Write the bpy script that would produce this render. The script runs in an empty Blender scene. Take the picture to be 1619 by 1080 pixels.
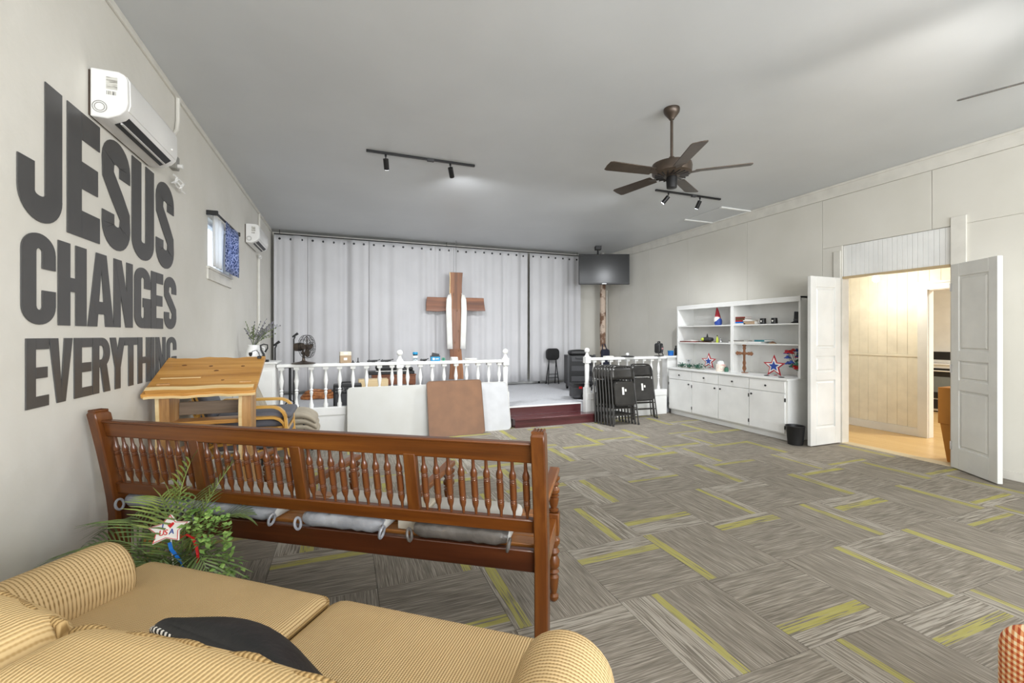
import bpy, bmesh, math, random
from math import sin, cos, pi, radians as R, tan, sqrt
from mathutils import Matrix, Vector
random.seed(7)
SC = bpy.context.scene
COL = SC.collection

# ------------------------------------------------------------------ camera
F, A, HY, CH = 690.0, 0.366, 530.0, 1.47          # focal px, yaw, horizon row, eye height
cd = bpy.data.cameras.new('camera'); cam = bpy.data.objects.new('camera', cd); COL.objects.link(cam)
cam.location = (0, 0, CH); cam.rotation_euler = (pi/2, 0, -A)
cd.sensor_width = 36; cd.lens = F/1619*36; cd.shift_y = -(540-HY)/1619; cd.clip_start = .05
SC.camera = cam
# ------------------------------------------------------------------ view + world
vs = SC.view_settings
vs.view_transform = 'Standard'; vs.look = 'None'; vs.gamma = 1; vs.use_curve_mapping = False
vs.exposure = 0.08
w = bpy.data.worlds.new('sky'); SC.world = w; w.use_nodes = True
w.node_tree.nodes['Background'].inputs[0].default_value = (.75, .87, 1, 1)
w.node_tree.nodes['Background'].inputs[1].default_value = 2.2

def area(name, loc, rot, sx, sy, e, col):
    l = bpy.data.lights.new(name, 'AREA'); l.shape = 'RECTANGLE'; l.size = sx; l.size_y = sy
    l.energy = e; l.color = col
    o = bpy.data.objects.new(name, l); COL.objects.link(o); o.location = loc; o.rotation_euler = rot
    return o
# fill light added to brighten the room, set in an unseen opening behind the camera
area('fill_light_rear', (2.4, -3.22, 1.75), (-pi/2, 0, pi), 6.4, 2.1, 420, (.95, .975, 1))

# ------------------------------------------------------------------ dimensions
XL, XR, YF, YB, ZC = -1.35, 6.32, 9.9, -3.2, 3.54
YS, ZS = 6.72, .29              # stage front, stage floor

def ray(px, py):
    a = (px-809.5)/F; b = (HY-py)/F
    return Vector((sin(A)+a*cos(A), cos(A)-a*sin(A), b))
def P(px, py, X=None, Y=None, Z=None, D=None):
    v = ray(px, py)
    t = (X/v.x if X is not None else Y/v.y if Y is not None else (Z-CH)/v.z if Z is not None else D)
    return Vector((v.x*t, v.y*t, CH+v.z*t))

# ------------------------------------------------------------------ materials
def lin(c): return tuple((x/255/12.92 if x/255 <= .04045 else ((x/255+.055)/1.055)**2.4) for x in c)
MATS = {}
def newmat(name):
    m = bpy.data.materials.new(name); m.use_nodes = True
    nt = m.node_tree; b = nt.nodes['Principled BSDF']; MATS[name] = m
    return m, nt, b
def nd(nt, t, **k):
    n = nt.nodes.new(t)
    for a, v in k.items(): setattr(n, a, v)
    return n
def objco(nt, scale=(1, 1, 1)):
    tc = nd(nt, 'ShaderNodeTexCoord'); mp = nd(nt, 'ShaderNodeMapping')
    mp.inputs['Scale'].default_value = scale
    nt.links.new(tc.outputs['Object'], mp.inputs['Vector']); return mp.outputs[0]
def noise(nt, co, s, detail=3, rough=.5):
    n = nd(nt, 'ShaderNodeTexNoise'); n.inputs['Scale'].default_value = s
    n.inputs['Detail'].default_value = detail; n.inputs['Roughness'].default_value = rough
    if co is not None: nt.links.new(co, n.inputs['Vector'])
    return n.outputs['Fac']
def ramp(nt, fac, stops):
    r = nd(nt, 'ShaderNodeValToRGB'); e = r.color_ramp.elements
    while len(e) < len(stops): e.new(.5)
    for i, (p, c) in enumerate(stops):
        e[i].position = p; e[i].color = (*lin(c), 1)
    nt.links.new(fac, r.inputs[0]); return r.outputs[0]
def bump(nt, b, h, st, dist=.01):
    n = nd(nt, 'ShaderNodeBump'); n.inputs['Strength'].default_value = st; n.inputs['Distance'].default_value = dist
    nt.links.new(h, n.inputs['Height']); nt.links.new(n.outputs[0], b.inputs['Normal'])
def mth(nt, op, a, b=None, c=None, clamp=False):
    n = nd(nt, 'ShaderNodeMath', operation=op); n.use_clamp = clamp
    for i, v in enumerate((a, b, c)):
        if v is None: continue
        if isinstance(v, (int, float)): n.inputs[i].default_value = v
        else: nt.links.new(v, n.inputs[i])
    return n.outputs[0]
def mix(nt, f, a, b):
    n = nd(nt, 'ShaderNodeMix', data_type='RGBA')
    if isinstance(f, (int, float)): n.inputs[0].default_value = f
    else: nt.links.new(f, n.inputs[0])
    for i, v in ((6, a), (7, b)):
        if isinstance(v, tuple): n.inputs[i].default_value = (*lin(v), 1)
        else: nt.links.new(v, n.inputs[i])
    return n.outputs[2]
def pm(name, c, rough=.55, metal=0, c2=None, vs=6, bs=0, bst=.2, stretch=(1, 1, 1), bd=.004, spec=None, coat=0, lo=.35, hi=.65):
    """plain paint / plastic / metal with a slight mottling"""
    if name in MATS: return MATS[name]
    m, nt, b = newmat(name)
    b.inputs['Roughness'].default_value = rough; b.inputs['Metallic'].default_value = metal
    if spec is not None: b.inputs['Specular IOR Level'].default_value = spec
    if coat: b.inputs['Coat Weight'].default_value = coat
    co = objco(nt, stretch)
    if c2 is None: c2 = tuple(max(0, v*.955) for v in c)
    nt.links.new(ramp(nt, noise(nt, co, vs, 4), [(lo, c), (hi, c2)]), b.inputs['Base Color'])
    if bs: bump(nt, b, noise(nt, co, bs, 4), bst, bd)
    return m
def wood(name, c1, c2, c3, axis=0, s=9, rough=.35, coat=.15):
    m, nt, b = newmat(name)
    sc = [s, s, s]; sc[axis] = s*.07
    co = objco(nt, tuple(sc))
    n1 = noise(nt, co, 1.6, 5, .6)
    sc2 = [s*9]*3; sc2[axis] = s*.25
    n2 = noise(nt, objco(nt, tuple(sc2)), 1.0, 3, .6)
    f = mth(nt, 'ADD', mth(nt, 'MULTIPLY', n1, .75), mth(nt, 'MULTIPLY', n2, .25))
    nt.links.new(ramp(nt, f, [(.3, c1), (.5, c2), (.7, c3)]), b.inputs['Base Color'])
    b.inputs['Roughness'].default_value = rough; b.inputs['Coat Weight'].default_value = coat
    bump(nt, b, n2, .08, .002)
    return m
def emis(name, c, s):
    m, nt, b = newmat(name)
    b.inputs['Base Color'].default_value = (*lin(c), 1)
    b.inputs['Emission Color'].default_value = (*lin(c), 1); b.inputs['Emission Strength'].default_value = s
    return m

WALL_L = pm('wall_plaster', (219, 216, 208), .6, c2=(213, 210, 201), vs=2, bs=9, bst=.22, bd=.02)
WALL_R = pm('wall_panel_paint', (216, 213, 204), .55, c2=(209, 206, 196), vs=1.2, bs=40, bst=.05)
CEIL = pm('ceiling_paint', (200, 202, 203), .4, c2=(195, 197, 198), vs=1.2, bs=3, bst=.12, bd=.02)
TRIM = pm('trim_paint', (218, 215, 206), .5)
WHITE = pm('white_gloss_paint', (236, 236, 233), .4, vs=3)
DOORW = pm('door_white_paint', (226, 226, 222), .4, vs=3)
PLAST = pm('white_plastic', (236, 235, 232), .3, vs=2)
GREYP = pm('grey_vent_plastic', (150, 148, 142), .5)
BLACK = pm('black_plastic', (26, 26, 27), .45)
BLKM = pm('black_metal', (34, 34, 35), .38, .3)
DKGRY = pm('dark_grey_plastic', (62, 62, 64), .5)
LETTER = pm('letter_grey', (74, 73, 72), .42, c2=(70, 69, 68))
LEDGE = pm('letter_edge_board', (150, 128, 100), .7)
CHROME = pm('chrome', (190, 190, 192), .2, .9)
BRONZE = pm('fan_bronze', (92, 80, 70), .35, .6, c2=(78, 68, 60))
STAGEF = pm('stage_carpet', (196, 197, 200), .95, c2=(186, 187, 190), vs=30, bs=300, bst=.3)
STEPW = wood('oxblood_step_wood', (62, 28, 30), (84, 42, 44), (106, 62, 64), 0, 8, .26, .4)
CURT = pm('curtain_cloth', (203, 202, 203), .85, c2=(197, 196, 197), vs=1.5, bs=500, bst=.08)
BENX = wood('bench_wood_lengthwise', (70, 34, 8), (100, 53, 13), (130, 78, 24), 0, 7, .36, .15)
BENY = wood('bench_wood_crosswise', (92, 48, 16), (128, 74, 26), (158, 100, 40), 1, 7, .3, .3)
BENZ = wood('bench_wood_upright', (68, 33, 9), (94, 50, 15), (120, 72, 26), 2, 7, .36, .15)
BEND = wood('bench_apron_wood', (50, 22, 10), (70, 34, 16), (88, 46, 22), 0, 7, .32, .3)
SLAT = wood('bench_slat_wood_lit', (120, 72, 30), (158, 102, 48), (182, 126, 66), 0, 7, .34, .2)  # bench wood in a lighter tone, light falling on the seat put into the colour
CHAIRM = pm('folding_chair_metal', (62, 60, 57), .3, .35, c2=(52, 51, 49))
SPIN = wood('spindle_wood', (64, 32, 14), (90, 48, 22), (120, 72, 36), 2, 7, .28, .35)
CEDAR = wood('cedar_slab', (150, 100, 44), (196, 142, 72), (222, 172, 98), 0, 7, .38, .2)
CEDZ = wood('cedar_upright', (140, 98, 56), (188, 142, 88), (216, 178, 124), 2, 8, .45, .1)
KNOT = pm('wood_knot', (126, 78, 34), .45, c2=(96, 56, 24), vs=60)
SAPW = wood('sapwood_edge', (214, 178, 118), (232, 204, 150), (240, 216, 168), 0, 10, .5, .05)
DARKW = wood('shelf_weathered_wood', (92, 80, 66), (126, 110, 92), (150, 134, 114), 0, 8, .55, .05)
BENTW = wood('bent_birch', (196, 144, 62), (218, 168, 82), (230, 184, 104), 0, 6, .35, .2)
CROSSZ = wood('cross_wood_upright', (88, 52, 28), (132, 82, 46), (168, 114, 70), 2, 6, .5, .1)
CROSSX = wood('cross_wood_arm', (84, 46, 26), (126, 74, 42), (160, 104, 64), 0, 6, .5, .1)
DESKW = wood('desk_brown_wood', (90, 48, 26), (122, 70, 40), (140, 86, 54), 0, 6, .45, .1)
PLYW = wood('tan_plywood', (206, 178, 130), (218, 192, 146), (226, 202, 160), 0, 6, .5, .05)
CROSW = wood('ornate_cross_wood', (96, 60, 38), (134, 90, 60), (160, 112, 78), 2, 20, .45, .1)
HALLF = wood('hall_plank', (196, 156, 96), (214, 178, 118), (226, 194, 138), 1, 4, .35, .2)
CREAMW = pm('hall_cream_board', (240, 234, 216), .5)
CUSH = pm('silver_vinyl', (158, 160, 165), .3, c2=(126, 128, 133), vs=9, bs=20, bst=.35, bd=.02)
CUSHD = pm('charcoal_vinyl', (96, 91, 86), .33, c2=(76, 72, 68), vs=9, bs=20, bst=.35, bd=.02)
CUSHT = pm('cushion_top_cloth', (196, 194, 188), .8, c2=(184, 182, 176), bs=20, bst=.3)
GSEAT = pm('slate_upholstery', (108, 110, 118), .7, bs=200, bst=.1)
BEIGE = pm('beige_suede', (172, 162, 144), .8, c2=(160, 150, 132), bs=120, bst=.15)
BLKCL = pm('black_satin', (30, 30, 31), .5, c2=(22, 22, 23), bs=14, bst=.3, bd=.02)
BROWNT = pm('tan_table_laminate', (128, 90, 60), .5, c2=(116, 81, 54), vs=5)
TBLW = pm('grey_white_table_plastic', (190, 190, 185), .5, c2=(185, 184, 177), vs=3, bs=200, bst=.05)
TBLW2 = pm('white_table_plastic', (192, 193, 194), .45)
KRAFT = pm('kraft_card', (170, 146, 118), .8)
CARTON = pm('orange_carton', (190, 126, 46), .65, c2=(178, 116, 40), vs=4)
LEAF = pm('palm_leaf', (118, 138, 82), .42, c2=(84, 106, 62), vs=14)
LEAFL = pm('young_palm_leaf', (150, 164, 86), .42, c2=(112, 134, 66), vs=14)
IVY = pm('ivy_leaf', (150, 180, 98), .5, c2=(104, 142, 70), vs=30)
STEMG = pm('stem_green', (96, 112, 60), .6)
SAGE = pm('sage_sprig', (104, 110, 92), .7, c2=(128, 122, 140), vs=40)
RED = pm('red_paint', (170, 38, 50), .5)
REDB = pm('bright_red', (204, 34, 36), .5)
NAVY = pm('navy_paint', (40, 70, 150), .5)
BLUE = pm('blue_plastic', (30, 110, 196), .4)
TEAL = pm('teal_cover', (60, 130, 140), .5)
CYAN = pm('cyan_card', (34, 140, 186), .5)
GREEN = pm('green_roll', (40, 140, 110), .5)
GARL = pm('garland_green', (70, 120, 98), .6, c2=(46, 90, 72), vs=40)
PAPER = pm('paper_white', (236, 234, 228), .8)
GLASSW = pm('ceramic_white', (240, 240, 238), .2, coat=.3)
YELL = pm('yellow_strap', (206, 166, 40), .6)
LIME = pm('lime_ball', (190, 204, 70), .6)
MAROON = pm('maroon_cover', (130, 56, 48), .6)
BROWNB = pm('brown_cover', (110, 76, 54), .6)
COLUMN = pm('peeling_column', (206, 186, 168), .8, c2=(122, 92, 72), vs=5, bs=30, bst=.5, lo=.48, hi=.56)
CREAMB = pm('cream_block', (216, 208, 190), .7)
SCREEN = pm('tv_screen', (22, 22, 20), .22, spec=.35)
BULB = emis('warm_bulb', (255, 236, 200), 12)
LAMPW = emis('lamp_globe', (255, 236, 208), 8)
SPOTM = emis('spot_lens', (240, 244, 255), 12)

def glass(name):
    m, nt, b = newmat(name)
    b.inputs['Base Color'].default_value = (.95, .97, 1, 1); b.inputs['Roughness'].default_value = .05
    b.inputs['Transmission Weight'].default_value = 1; b.inputs['IOR'].default_value = 1.05
    return m
PANE = glass('window_glass')

def corduroy(name, axis, period, c1=(128, 102, 62), c2=(212, 186, 142), cross=1):
    m, nt, b = newmat(name)
    tc = nd(nt, 'ShaderNodeTexCoord'); sp = nd(nt, 'ShaderNodeSeparateXYZ')
    nt.links.new(tc.outputs['Object'], sp.inputs[0])
    wob = noise(nt, objco(nt), 5, 3)
    def rib(ax, per):
        v = mth(nt, 'ADD', mth(nt, 'MULTIPLY', sp.outputs[ax], 2*pi/per), mth(nt, 'MULTIPLY', wob, 3.0))
        return mth(nt, 'MULTIPLY_ADD', mth(nt, 'SINE', v), .5, .5)
    a = rib(axis, period)
    other = {0: 1, 1: 0, 2: 1}[axis]
    c = rib(other, period*.8)
    f = mth(nt, 'ADD', mth(nt, 'MULTIPLY', a, .8), mth(nt, 'MULTIPLY', c, .2*cross))
    base = ramp(nt, f, [(.05, c1), (.5, c2)])
    big = noise(nt, objco(nt), 3.5, 4)
    nt.links.new(mix(nt, mth(nt, 'MULTIPLY', big, .45), base, (168, 138, 90)), b.inputs['Base Color'])
    b.inputs['Roughness'].default_value = .9; b.inputs['Specular IOR Level'].default_value = .15
    bump(nt, b, f, .5, .004)
    return m
CORU = corduroy('corduroy_seat', 0, .0088)
CORN = corduroy('corduroy_arm', 1, .0115)
CORB = corduroy('corduroy_back', 0, .0105, (168, 140, 94), (208, 182, 136), .6)
WELT = corduroy('corduroy_welt', 0, .012, (108, 82, 46), (180, 152, 106), 0)

def gingham():
    m, nt, b = newmat('orange_gingham')
    tc = nd(nt, 'ShaderNodeTexCoord'); sp = nd(nt, 'ShaderNodeSeparateXYZ')
    nt.links.new(tc.outputs['Object'], sp.inputs[0])
    xy = mth(nt, 'ADD', sp.outputs[0], mth(nt, 'MULTIPLY', sp.outputs[1], 1.0))
    def st(v): return mth(nt, 'GREATER_THAN', mth(nt, 'SINE', mth(nt, 'MULTIPLY', v, 2*pi/.018)), 0)
    f = mth(nt, 'MULTIPLY', mth(nt, 'ADD', st(xy), st(sp.outputs[2])), .5)
    nt.links.new(ramp(nt, f, [(0, (232, 214, 176)), (.5, (214, 146, 96)), (1, (176, 74, 34))]), b.inputs['Base Color'])
    b.inputs['Roughness'].default_value = .9
    return m
GING = gingham()
def stripecord():
    m, nt, b = newmat('striped_cord')
    tc = nd(nt, 'ShaderNodeTexCoord'); sp = nd(nt, 'ShaderNodeSeparateXYZ')
    nt.links.new(tc.outputs['Object'], sp.inputs[0])
    v = mth(nt, 'ADD', sp.outputs[0], mth(nt, 'MULTIPLY', sp.outputs[2], 1.2))
    f = mth(nt, 'GREATER_THAN', mth(nt, 'SINE', mth(nt, 'MULTIPLY', v, 2*pi/.016)), 0)
    nt.links.new(ramp(nt, f, [(0, (24, 24, 24)), (1, (232, 230, 224))]), b.inputs['Base Color'])
    b.inputs['Roughness'].default_value = .7
    return m
CORD = stripecord()
def printcloth():
    """navy cloth printed all over with white lettering-like marks"""
    m, nt, b = newmat('printed_navy_cloth')
    co = objco(nt, (1, 15, 22))
    v = nd(nt, 'ShaderNodeTexVoronoi', feature='DISTANCE_TO_EDGE'); v.inputs['Scale'].default_value = 1.3
    nt.links.new(co, v.inputs['Vector'])
    n = noise(nt, objco(nt, (1, 45, 45)), 1.0, 3)
    f = mth(nt, 'ADD', v.outputs[0], mth(nt, 'MULTIPLY', n, .3))
    c = ramp(nt, f, [(.17, (232, 236, 244)), (.25, (170, 184, 220)), (.31, (38, 42, 80)), (.6, (20, 22, 44))])
    nt.links.new(c, b.inputs['Base Color']); b.inputs['Roughness'].default_value = .85
    t = nd(nt, 'ShaderNodeBsdfTranslucent'); nt.links.new(mix(nt, .35, c, (70, 150, 240)), t.inputs[0])
    mx = nd(nt, 'ShaderNodeMixShader'); mx.inputs[0].default_value = .55
    out = nt.nodes['Material Output']
    nt.links.new(b.outputs[0], mx.inputs[1]); nt.links.new(t.outputs[0], mx.inputs[2]); nt.links.new(mx.outputs[0], out.inputs[0])
    return m
PRINT = printcloth()
def sheer():
    m, nt, b = newmat('white_sheer_liner')
    b.inputs['Base Color'].default_value = (.9, .9, .9, 1); b.inputs['Roughness'].default_value = .5
    t = nd(nt, 'ShaderNodeBsdfTranslucent'); t.inputs[0].default_value = (.95, .95, .95, 1)
    mx = nd(nt, 'ShaderNodeMixShader'); mx.inputs[0].default_value = .6
    nt.links.new(b.outputs[0], mx.inputs[1]); nt.links.new(t.outputs[0], mx.inputs[2])
    nt.links.new(mx.outputs[0], nt.nodes['Material Output'].inputs[0]); return m
SHEER = sheer()

def carpet():
    m, nt, b = newmat('striped_carpet_tile')
    tc = nd(nt, 'ShaderNodeTexCoord'); sp = nd(nt, 'ShaderNodeSeparateXYZ'); nt.links.new(tc.outputs['Object'], sp.inputs[0])
    oi = nd(nt, 'ShaderNodeObjectInfo')
    def rnd(k):
        wn = nd(nt, 'ShaderNodeTexWhiteNoise', noise_dimensions='1D')
        nt.links.new(mth(nt, 'MULTIPLY_ADD', oi.outputs['Random'], 91.7, k*3.31), wn.inputs['W']); return wn.outputs['Value']
    u = mth(nt, 'MULTIPLY_ADD', sp.outputs[0], 1/.6, .5)
    r1, r2, r3 = rnd(1), rnd(2), rnd(3)
    cx = nd(nt, 'ShaderNodeCombineXYZ')
    nt.links.new(mth(nt, 'MULTIPLY', sp.outputs[0], 230), cx.inputs[0])
    nt.links.new(mth(nt, 'MULTIPLY', sp.outputs[1], 6), cx.inputs[1])
    nt.links.new(mth(nt, 'MULTIPLY', oi.outputs['Random'], 500), cx.inputs[2])
    lines = noise(nt, cx.outputs[0], 1.0, 2, .6)
    cx2 = nd(nt, 'ShaderNodeCombineXYZ')
    nt.links.new(mth(nt, 'MULTIPLY', sp.outputs[0], 125), cx2.inputs[0])
    nt.links.new(mth(nt, 'MULTIPLY', sp.outputs[1], 4), cx2.inputs[1])
    nt.links.new(mth(nt, 'MULTIPLY', oi.outputs['Random'], 300), cx2.inputs[2])
    wide = noise(nt, cx2.outputs[0], 1.0, 1, .5)
    base = ramp(nt, mth(nt, 'ADD', mth(nt, 'MULTIPLY', lines, .7), mth(nt, 'MULTIPLY', wide, .3)),
                [(.34, (100, 94, 85)), (.5, (133, 126, 115)), (.66, (170, 163, 151))])
    # band masks across the tile
    p = mth(nt, 'MULTIPLY_ADD', r1, .33, .045)
    wdt = mth(nt, 'MULTIPLY_ADD', r2, .045, .03)
    dd = mth(nt, 'ABSOLUTE', mth(nt, 'SUBTRACT', u, p))
    ym = mth(nt, 'LESS_THAN', dd, wdt)
    lm = mth(nt, 'GREATER_THAN', wide, .42)
    yl = mth(nt, 'MULTIPLY', mth(nt, 'MULTIPLY', ym, lm), mth(nt, 'GREATER_THAN', r3, .1))
    # light stripes beside the yellow band, to the tile edge
    lt = mth(nt, 'LESS_THAN', u, mth(nt, 'SUBTRACT', p, wdt))
    lt = mth(nt, 'MULTIPLY', lt, mth(nt, 'GREATER_THAN', wide, .50))
    c = mix(nt, mth(nt, 'MULTIPLY', lt, .4), base, (196, 190, 178))
    c = mix(nt, mth(nt, 'MULTIPLY', yl, .68), c, (176, 170, 76))
    c = mix(nt, mth(nt, 'MULTIPLY', rnd(5), .16), c, (104, 98, 90))
    nt.links.new(c, b.inputs['Base Color']); b.inputs['Roughness'].default_value = .95
    b.inputs['Specular IOR Level'].default_value = .2
    bump(nt, b, noise(nt, objco(nt), 600, 2), .35, .003)
    return m
CARPET = carpet()
GLUE = pm('carpet_backing', (84, 80, 74), .95)

# ------------------------------------------------------------------ mesh builder
class MB:
    def __init__(s): s.v = []; s.f = []
    def add(s, vs, fs, M=None):
        n = len(s.v)
        s.v += [tuple(M @ Vector(p)) for p in vs] if M is not None else [tuple(p) for p in vs]
        s.f += [tuple(i+n for i in f) for f in fs]; return s
    def box(s, x0, x1, y0, y1, z0, z1, M=None):
        return s.add([(x0, y0, z0), (x1, y0, z0), (x1, y1, z0), (x0, y1, z0), (x0, y0, z1), (x1, y0, z1), (x1, y1, z1), (x0, y1, z1)],
                     [(0, 3, 2, 1), (4, 5, 6, 7), (0, 1, 5, 4), (1, 2, 6, 5), (2, 3, 7, 6), (3, 0, 4, 7)], M)
    def cbox(s, c, sz, M=None):
        return s.box(c[0]-sz[0]/2, c[0]+sz[0]/2, c[1]-sz[1]/2, c[1]+sz[1]/2, c[2]-sz[2]/2, c[2]+sz[2]/2, M)
    def bar(s, p, q, wx, wy):
        """rectangular bar from p to q"""
        p = Vector(p); q = Vector(q); d = q-p
        M = Matrix.Translation(p) @ d.to_track_quat('Z', 'Y').to_matrix().to_4x4()
        return s.box(-wx/2, wx/2, -wy/2, wy/2, 0, d.length, M)
    def lathe(s, prof, n=16, M=None):
        vs = []; fs = []
        for r, z in prof:
            for k in range(n): vs.append((r*cos(2*pi*k/n), r*sin(2*pi*k/n), z))
        for i in range(len(prof)-1):
            for k in range(n):
                a = i*n+k; b2 = i*n+(k+1) % n
                fs.append((a, b2, b2+n, a+n))
        fs.append(tuple(range(n-1, -1, -1))); m = (len(prof)-1)*n; fs.append(tuple(range(m, m+n)))
        return s.add(vs, fs, M)
    def cyl(s, p, q, r, r2=None, n=14):
        p = Vector(p); q = Vector(q); d = q-p
        M = Matrix.Translation(p) @ d.to_track_quat('Z', 'Y').to_matrix().to_4x4()
        return s.lathe([(r, 0), (r if r2 is None else r2, d.length)], n, M)
    def tube(s, pts, r, n=8, closed=False):
        pts = [Vector(p) for p in pts]; m = len(pts); vs = []; fs = []; up = None
        for i, p in enumerate(pts):
            a = pts[(i-1) % m] if (closed or i) else p; b = pts[(i+1) % m] if (closed or i < m-1) else p
            t = (b-a).normalized()
            if up is None: up = t.orthogonal().normalized()
            up = (up-t*up.dot(t)); up = up.normalized() if up.length > 1e-6 else t.orthogonal().normalized()
            sd = t.cross(up); rr = r[i] if isinstance(r, (list, tuple)) else r
            for k in range(n): vs.append(p+up*rr*cos(2*pi*k/n)+sd*rr*sin(2*pi*k/n))
        for i in range(m if closed else m-1):
            for k in range(n):
                a = i*n+k; b = i*n+(k+1) % n; c = ((i+1) % m)*n
                fs.append((a, b, c+(k+1) % n, c+k))
        if not closed:
            fs.append(tuple(range(n-1, -1, -1))); fs.append(tuple(range((m-1)*n, m*n)))
        return s.add(vs, fs)
    def prism(s, poly, z0, z1, M=None):
        n = len(poly); vs = [(x, y, z0) for x, y in poly]+[(x, y, z1) for x, y in poly]
        fs = [tuple(range(n-1, -1, -1)), tuple(range(n, 2*n))]+[(i, (i+1) % n, n+(i+1) % n, n+i) for i in range(n)]
        return s.add(vs, fs, M)
    def strip(s, a, b, z0, z1, M=None):
        n = len(a); vs = []; fs = []
        for z in (z0, z1): vs += [(x, y, z) for x, y in a]+[(x, y, z) for x, y in b]
        for i in range(n-1):
            fs += [(i, i+1, n+i+1, n+i)[::-1], (2*n+i, 2*n+i+1, 3*n+i+1, 3*n+i), (i, i+1, 2*n+i+1, 2*n+i), (n+i+1, n+i, 3*n+i, 3*n+i+1)]
        fs += [(0, n, 3*n, 2*n), (n-1, 3*n-1, 4*n-1, 2*n-1)]
        return s.add(vs, fs, M)
    def rbox(s, hx, hy, hz, r, n=10, puff=0, M=None, fn=None, px=2):
        vs = []; fs = []; idx = {}
        def V(p):
            k = tuple(round(c, 5) for c in p)
            if k not in idx:
                h = (hx, hy, hz)
                q = Vector([c*hh for c, hh in zip(p, h)])
                inn = Vector([max(min(c, hh-r), -(hh-r)) for c, hh in zip(q, h)])
                dlt = q-inn
                if dlt.length > 1e-9:
                    mm = max(abs(c) for c in dlt)
                    dlt = dlt.normalized()*mm if sum(abs(c) > 1e-9 for c in dlt) > 1 else dlt
                v = inn+dlt
                if puff: v.z += (1 if v.z > 0 else -1)*puff*(1-abs(p[0])**px)*(1-abs(p[1])**px)*min(1, abs(p[2])*1.0)
                if fn: v = fn(v)
                idx[k] = len(vs); vs.append(v)
            return idx[k]
        # denser sampling near the rims so that the rounding is smooth
        g = sorted(set([-1+2*i/n for i in range(n+1)]))
        def ax(h):
            e = r/h; t = [-1+e*(1-cos(pi/2*j/4)) for j in range(5)]
            mid = [(-1+e)+(2-2*e)*j/n for j in range(1, n)]
            return t+mid+[-x for x in t[::-1]]
        gx, gy, gz = ax(hx), ax(hy), ax(hz)
        for sgn in (-1, 1):
            for (g1, g2, mk) in ((gx, gy, lambda a, b: (a, b, sgn)), (gx, gz, lambda a, b: (a, sgn, b)), (gy, gz, lambda a, b: (sgn, a, b))):
                for i in range(len(g1)-1):
                    for j in range(len(g2)-1):
                        q = [V(mk(g1[i], g2[j])), V(mk(g1[i+1], g2[j])), V(mk(g1[i+1], g2[j+1])), V(mk(g1[i], g2[j+1]))]
                        if len(set(q)) > 2: fs.append(tuple(dict.fromkeys(q)))
        return s.add(vs, fs, M)
    def mesh(s, name, m=None, smooth=True, ang=38):
        me = bpy.data.meshes.new(name); me.from_pydata(s.v, [], s.f)
        bm = bmesh.new(); bm.from_mesh(me); bmesh.ops.recalc_face_normals(bm, faces=bm.faces); bm.to_mesh(me); bm.free()
        if smooth:
            me.polygons.foreach_set('use_smooth', [True]*len(me.polygons))
            try: me.set_sharp_from_angle(angle=R(ang))
            except Exception: pass
        if m: me.materials.append(m)
        return me
    def build(s, name, m, parent=None, bev=0, seg=2, **k):
        o = bpy.data.objects.new(name, s.mesh(name, m, **k)); COL.objects.link(o)
        if parent is not None: o.parent = parent
        if bev:
            b = o.modifiers.new('bevel', 'BEVEL'); b.width = bev; b.segments = seg; b.limit_method = 'ANGLE'; b.angle_limit = R(40)
        return o
def inst(name, me, parent=None, loc=(0, 0, 0), rot=(0, 0, 0), bev=0):
    o = bpy.data.objects.new(name, me); COL.objects.link(o); o.parent = parent; o.location = loc; o.rotation_euler = rot
    if bev:
        b = o.modifiers.new('bevel', 'BEVEL'); b.width = bev; b.segments = 2; b.limit_method = 'ANGLE'
    return o
def tag(o, label=None, cat=None, group=None, kind=None):
    if label: o['label'] = label
    if cat: o['category'] = cat
    if group: o['group'] = group
    if kind: o['kind'] = kind
    return o
def thing(name, label, cat, loc=(0, 0, 0), rz=0, group=None):
    o = bpy.data.objects.new(name, None); COL.objects.link(o); o.location = loc; o.rotation_euler = (0, 0, rz)
    o.empty_display_size = .1
    return tag(o, label, cat, group)
def struct(mb, name, m, label=None, cat=None, **k):
    return tag(mb.build(name, m, **k), label, cat, kind='structure')
def copy_tree(o, parent=None):
    c = o.copy(); COL.objects.link(c); c.parent = parent
    for ch in list(o.children): copy_tree(ch, c)
    return c
def T(x, y, z): return Matrix.Translation((x, y, z))
def RX(a): return Matrix.Rotation(a, 4, 'X')
def RY(a): return Matrix.Rotation(a, 4, 'Y')
def RZ(a): return Matrix.Rotation(a, 4, 'Z')
def arc(cx, cy, rx, ry, a0, a1, n=12): return [(cx+rx*cos(R(a0+(a1-a0)*i/n)), cy+ry*sin(R(a0+(a1-a0)*i/n))) for i in range(n+1)]
def ball(r, n=10): return [(max(1e-4, r*sin(pi*i/n)), -r*cos(pi*i/n)) for i in range(n+1)]
def rrect(w, h, r, n=5):
    p = []
    for cx, cy, a in ((w/2-r, h/2-r, 0), (-w/2+r, h/2-r, 90), (-w/2+r, -h/2+r, 180), (w/2-r, -h/2+r, 270)): p += arc(cx, cy, r, r, a, a+90, n)
    return p

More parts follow.
